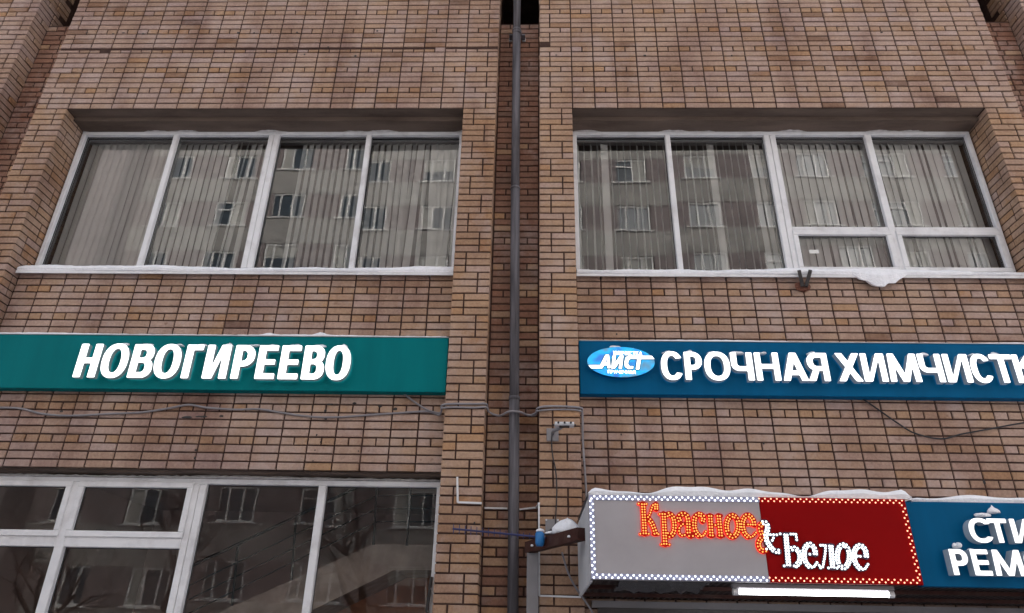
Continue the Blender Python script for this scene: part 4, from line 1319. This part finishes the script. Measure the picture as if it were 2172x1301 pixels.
# ------------------------------------------------------------------ antenna, bracket beam, post, conduits
ya = -.40
v = at(1171, 1117, 0)
an = thing('antenna', (v.x, -.02, v.z), 'dark blue comb antenna pointing across the downpipe from the pier', 'antenna')
m = MB(); m.cbox(v.x - .058, v.x + .058, -.012, -.001, v.z - .06, v.z + .06, .003); m.build('mount_plate', 'grey_paint', an)
for sx in (-1, 1):
    m = MB(); m.tube([(v.x + sx * .05, -.02, v.z + .052), (v.x + sx * .05, -.010, v.z + .052)], .008, 8); m.build('screw', 'white_plastic', an)
p0, p1 = at(960, 1122, ya), at(1160, 1141, ya)
m = MB(); m.tube([p0, p1], .0085, 8); m.build('boom', 'blue_metal', an)
m = MB(); m.tube([(v.x - .01, -.005, v.z - .03), (v.x - .01, ya - .01, p1.z)], .012, 8); m.build('stub', 'dark_steel', an)
for k in range(14):
    f = .01 + k * .062
    c = p0 + (p1 - p0) * f
    L = .036 - .001 * k
    m = MB(); m.tube([(c.x, c.y, c.z - L), (c.x, c.y, c.z + L)], .0032, 6); m.build('element', 'blue_metal', an)
b0 = at(1145, 1142, ya - .01)
m = MB(); m.tube([(b0.x, ya - .01, b0.z - .062), (b0.x, ya - .01, b0.z - .04), (b0.x, ya - .01, b0.z + .035), (b0.x, ya - .01, b0.z + .055)], [.026, .037, .037, .02], 12); m.build('feed_box', 'blue_plastic', an, smooth=True)
m = MB(); m.blob((b0.x, ya - .01, b0.z + .056), .03, .03, .018, seed=4); m.build('snow_cap', 'snow', an, smooth=True)
m = MB(); m.blob((b0.x + .09, ya, b0.z + .04), .06, .03, .018, seed=6); m.build('snow_cap', 'snow', an, smooth=True)

a = at(1121, 1162, -.02); b = at(1234, 1133, Z=a.z)
bm = thing('bracket_beam', (a.x, a.y, a.z - .06), 'brown painted steel beam carrying the canopy, with a clod of snow', 'beam')
m = MB(); m.obox(a, b, .07, .09); m.build('beam', 'brown_paint', bm)
m = MB(); s_ = at(1200, 1126, Z=a.z + .07); m.blob((s_.x + .01, s_.y, a.z + .07), .10, .07, .075, seed=12, rough=.25); m.build('snow_cap', 'snow', bm, smooth=True)
for (px, py) in ((1128, 1160), (1145, 1163), (1206, 1141)):
    w_ = at(px, py, Z=a.z - .01); m = MB(); m.blob((w_.x, w_.y - .05, w_.z), .012, .01, .012, seed=px, nu=8, nv=5); m.build('snow_fleck', 'snow', bm, smooth=True)
m = MB()
x0, x1 = at(1117, 1240, -.06).x, at(1142, 1240, -.06).x
m.cbox(x0, x1, -.10, -.03, .11, a.z - .05, .004)
tag(m.build('steel_post', 'grey_paint'), 'grey square steel post under the brown beam beside the downpipe', 'post')


def conduit(pts, r, label, kind='cable_conduit'):
    m = MB()
    for p, q_ in zip(pts[:-1], pts[1:]): m.obox(p, q_, r * 2, r * 1.4)
    return tag(m.build(kind, 'white_plastic'), label, 'conduit')


conduit([at(970, 1012, -.01), at(971, 1066, -.01), at(1022, 1068, -.0125)], .012, 'white L shaped cable conduit on the brick pier beside the ground floor window')
conduit([at(1028, 1078, DR - .012), at(1076, 1079, DR - .012)], .010, 'short white conduit on the recess brickwork at the pipe side nearest the dark window')
conduit([at(1102, 1081, DR - .012), at(1138, 1077, DR - .012), at(1143, 1070, .06), at(1143, 1068, -.011), at(1144, 1264, -.011), at(1232, 1267, -.013)], .010, 'long white conduit down the pier corner beside the grey post')
cable('cable', [at(1192, 1172, -.2), at(1205, 1215, -.14), at(1222, 1248, -.1), at(1248, 1285, -.08), at(1262, 1310, -.08)], .008, 'grey_cable', 'dark cable dropping from the brown beam behind the canopy side')

# rusty stub with two prongs under the sill
v = at(1700, 612, D1)
rb = thing('rusty_bracket', (v.x, D1 - .03, v.z - .03), 'rusty wall stub with two upright prongs below the sill over the blue sign', 'bracket')
m = MB(); m.blob((v.x, D1 - .02, v.z), .08, .05, .045, seed=31, rough=.3, flat=-1); m.build('stub', 'rust', rb)
m = MB(); m.obox((v.x - .02, D1 - .08, v.z - .02), at(1695, 574, D1 - .11), .032, .032); m.build('prong', 'dark_steel', rb)
m = MB(); m.obox((v.x + .015, D1 - .08, v.z - .02), at(1719, 574, D1 - .11), .032, .032); m.build('prong', 'dark_steel', rb)

# bolted strip at the ground floor window
m = MB(); a, b = at(915, 1224, D2 - .03), at(901, 1330, D2 - .03)
fsx = thing('steel_strip', (b.x, D2 - .03, b.z), 'dark steel strip with pale bolts beside the ground floor window', 'strip')
m.obox(a, b, .055, .02); m.build('bar', 'dark_steel', fsx)
for (px, py) in ((914, 1249), (907, 1297)):
    v = at(px, py, D2 - .046); k = MB(); k.tube([v, v + Vector((0, -.006, 0))], .007, 8); k.build('bolt', 'white_plastic', fsx)

# ------------------------------------------------------------------ the apartment block across the street (seen in the window glass)
YO = -21.1
ap = thing('apartment_block', (2, YO - 3, 0), 'beige and pink panel apartment block mirrored in the window glass', 'building')
NX, NF, BAY = 18, 9, 3.25
XO = 4.8 - 7.5 * BAY
m = MB(); m.box(XO, XO + NX * BAY, YO - 9, YO - .25, 0, 27.6, 0)
m.box(XO, XO + NX * BAY, YO - .249, YO, 0, 2.75, 0)
for f in range(NF):
    zs = 2.8 * (f + 1)
    for k in range(NX):
        x0 = XO + k * BAY; cx = x0 + BAY / 2
        m.box(x0 + .008, cx - .78, YO - .249, YO - .02, zs, zs + 1.40, 1); m.box(cx + .78, x0 + BAY - .008, YO - .249, YO - .02, zs, zs + 1.40, 1)
        m.box(x0 + .012, x0 + BAY - .012, YO - .249, YO, zs + 1.41, zs + 2.79, 0)
m.build('facade', ['panel_beige', 'panel_pink'], ap)
protos = []
for v_ in range(4):
    wm = MB(); mul = ((-.22, .36), (.1, None), (-.40, .25), (.22, -.36))[v_]
    bars = [(-.78, .78, 0, .07), (-.78, .78, 1.33, 1.40), (-.78, -.71, .07, 1.33), (.71, .78, .07, 1.33)] + [(c_ - .035, c_ + .035, .07, 1.33) for c_ in mul if c_ is not None]
    if v_ == 1: bars.append((-.71, .065, .95, 1.01))
    for (x0, x1, z0, z1) in bars: wm.box(x0, x1, -.16, -.06, z0, z1, 0)
    wm.box(-.71, .71, -.14, -.13, .07, 1.33, 1)
    cu = ((-.71, -.26), (.14, .71), (-.71, .71), None)[v_]
    if cu: wm.box(cu[0], cu[1], -.129, -.127, .07 if v_ < 2 else .7, 1.33, 2)
    wm.box(-.95, .95, -.1, .1, -.06, -.002, 0)
    o = wm.build('window', ['far_frame', 'far_glass', 'far_curtain'], None, origin=(0, 0, 0)); protos.append(o)
used = set(); qf = random.Random(19)
for f in range(NF):
    for k in range(NX):
        cx = XO + k * BAY + BAY / 2
        v_ = qf.randrange(4)
        o = protos[v_] if v_ not in used else protos[v_].copy()
        if v_ in used: COL.objects.link(o)
        used.add(v_)
        o.parent = ap; o.location = Vector((cx + qf.uniform(-.08, .08), YO, 2.8 * (f + 1))) - wpos(ap)
m = MB(); m.box(XO - 4.5, XO - .02, YO - 9, YO + 1.6, 0, 27.6); m.build('stair_tower', 'panel_pink', ap)


# bare trees on the far side of the street
def tree(x, y, hgt, seed, label, low=.22):
    q = random.Random(seed)
    t = thing('bare_tree', (x, y, 0), label, 'tree', 'bare street trees mirrored in the window glass')
    tr = MB(); cr = MB()

    def grow(p, d, L, r, depth):
        pts = [p]; rs = [r]; n = 4
        for k in range(n):
            d = (d + Vector((q.uniform(-.16, .16), q.uniform(-.16, .16), q.uniform(-.02, .12)))).normalized()
            p = p + d * (L / n); pts.append(p); rs.append(r * (1 - .42 * (k + 1) / n))
        (tr if depth < 1 else cr).tube(pts, rs, 7 if depth < 2 else 3, cap=False)
        if depth >= 6: return
        for k in range(3 if depth < 4 else 2):
            ang = q.uniform(0, 6.28); sp_ = q.uniform(.45, .95)
            a = d.cross(Vector((math.cos(ang), math.sin(ang), .3))).normalized()
            nd = (d * math.cos(sp_) + a * math.sin(sp_)).normalized()
            i = q.choice([2, 3, 4]) if depth else q.choice([3, 4])
            grow(pts[i], nd, L * q.uniform(.58, .78), rs[i] * .72, depth + 1)
    grow(Vector((x, y, -.05)), Vector((0, 0, 1)), hgt * low, hgt * .017, 0)
    tr.build('trunk', 'bark', t, smooth=True); cr.build('crown', 'bark', t, smooth=True)


tree(-9.5, -13.5, 12, 3, 'bare dark tree, far end, mirrored in the ground floor glass')
tree(-5.2, -15.0, 13, 5, 'bare forked tree, second from the far end, mirrored in the ground floor glass')
tree(-1.5, -16.5, 11, 9, 'bare thin tree opposite the green sign, mirrored in the glass')
tree(-12.5, -12.0, 9, 21, 'bare spreading tree nearest the kerb at the far end, mirrored in the ground floor glass')
tree(-7.4, -11.8, 8, 27, 'bare bushy tree nearest the kerb, mirrored in the ground floor glass', .16)
tree(-3.6, -12.6, 8, 33, 'bare low tree opposite the stair window, mirrored in the glass', .16)
tree(6.0, -16.0, 12, 14, 'bare tree opposite the blue sign, mirrored in the glass')
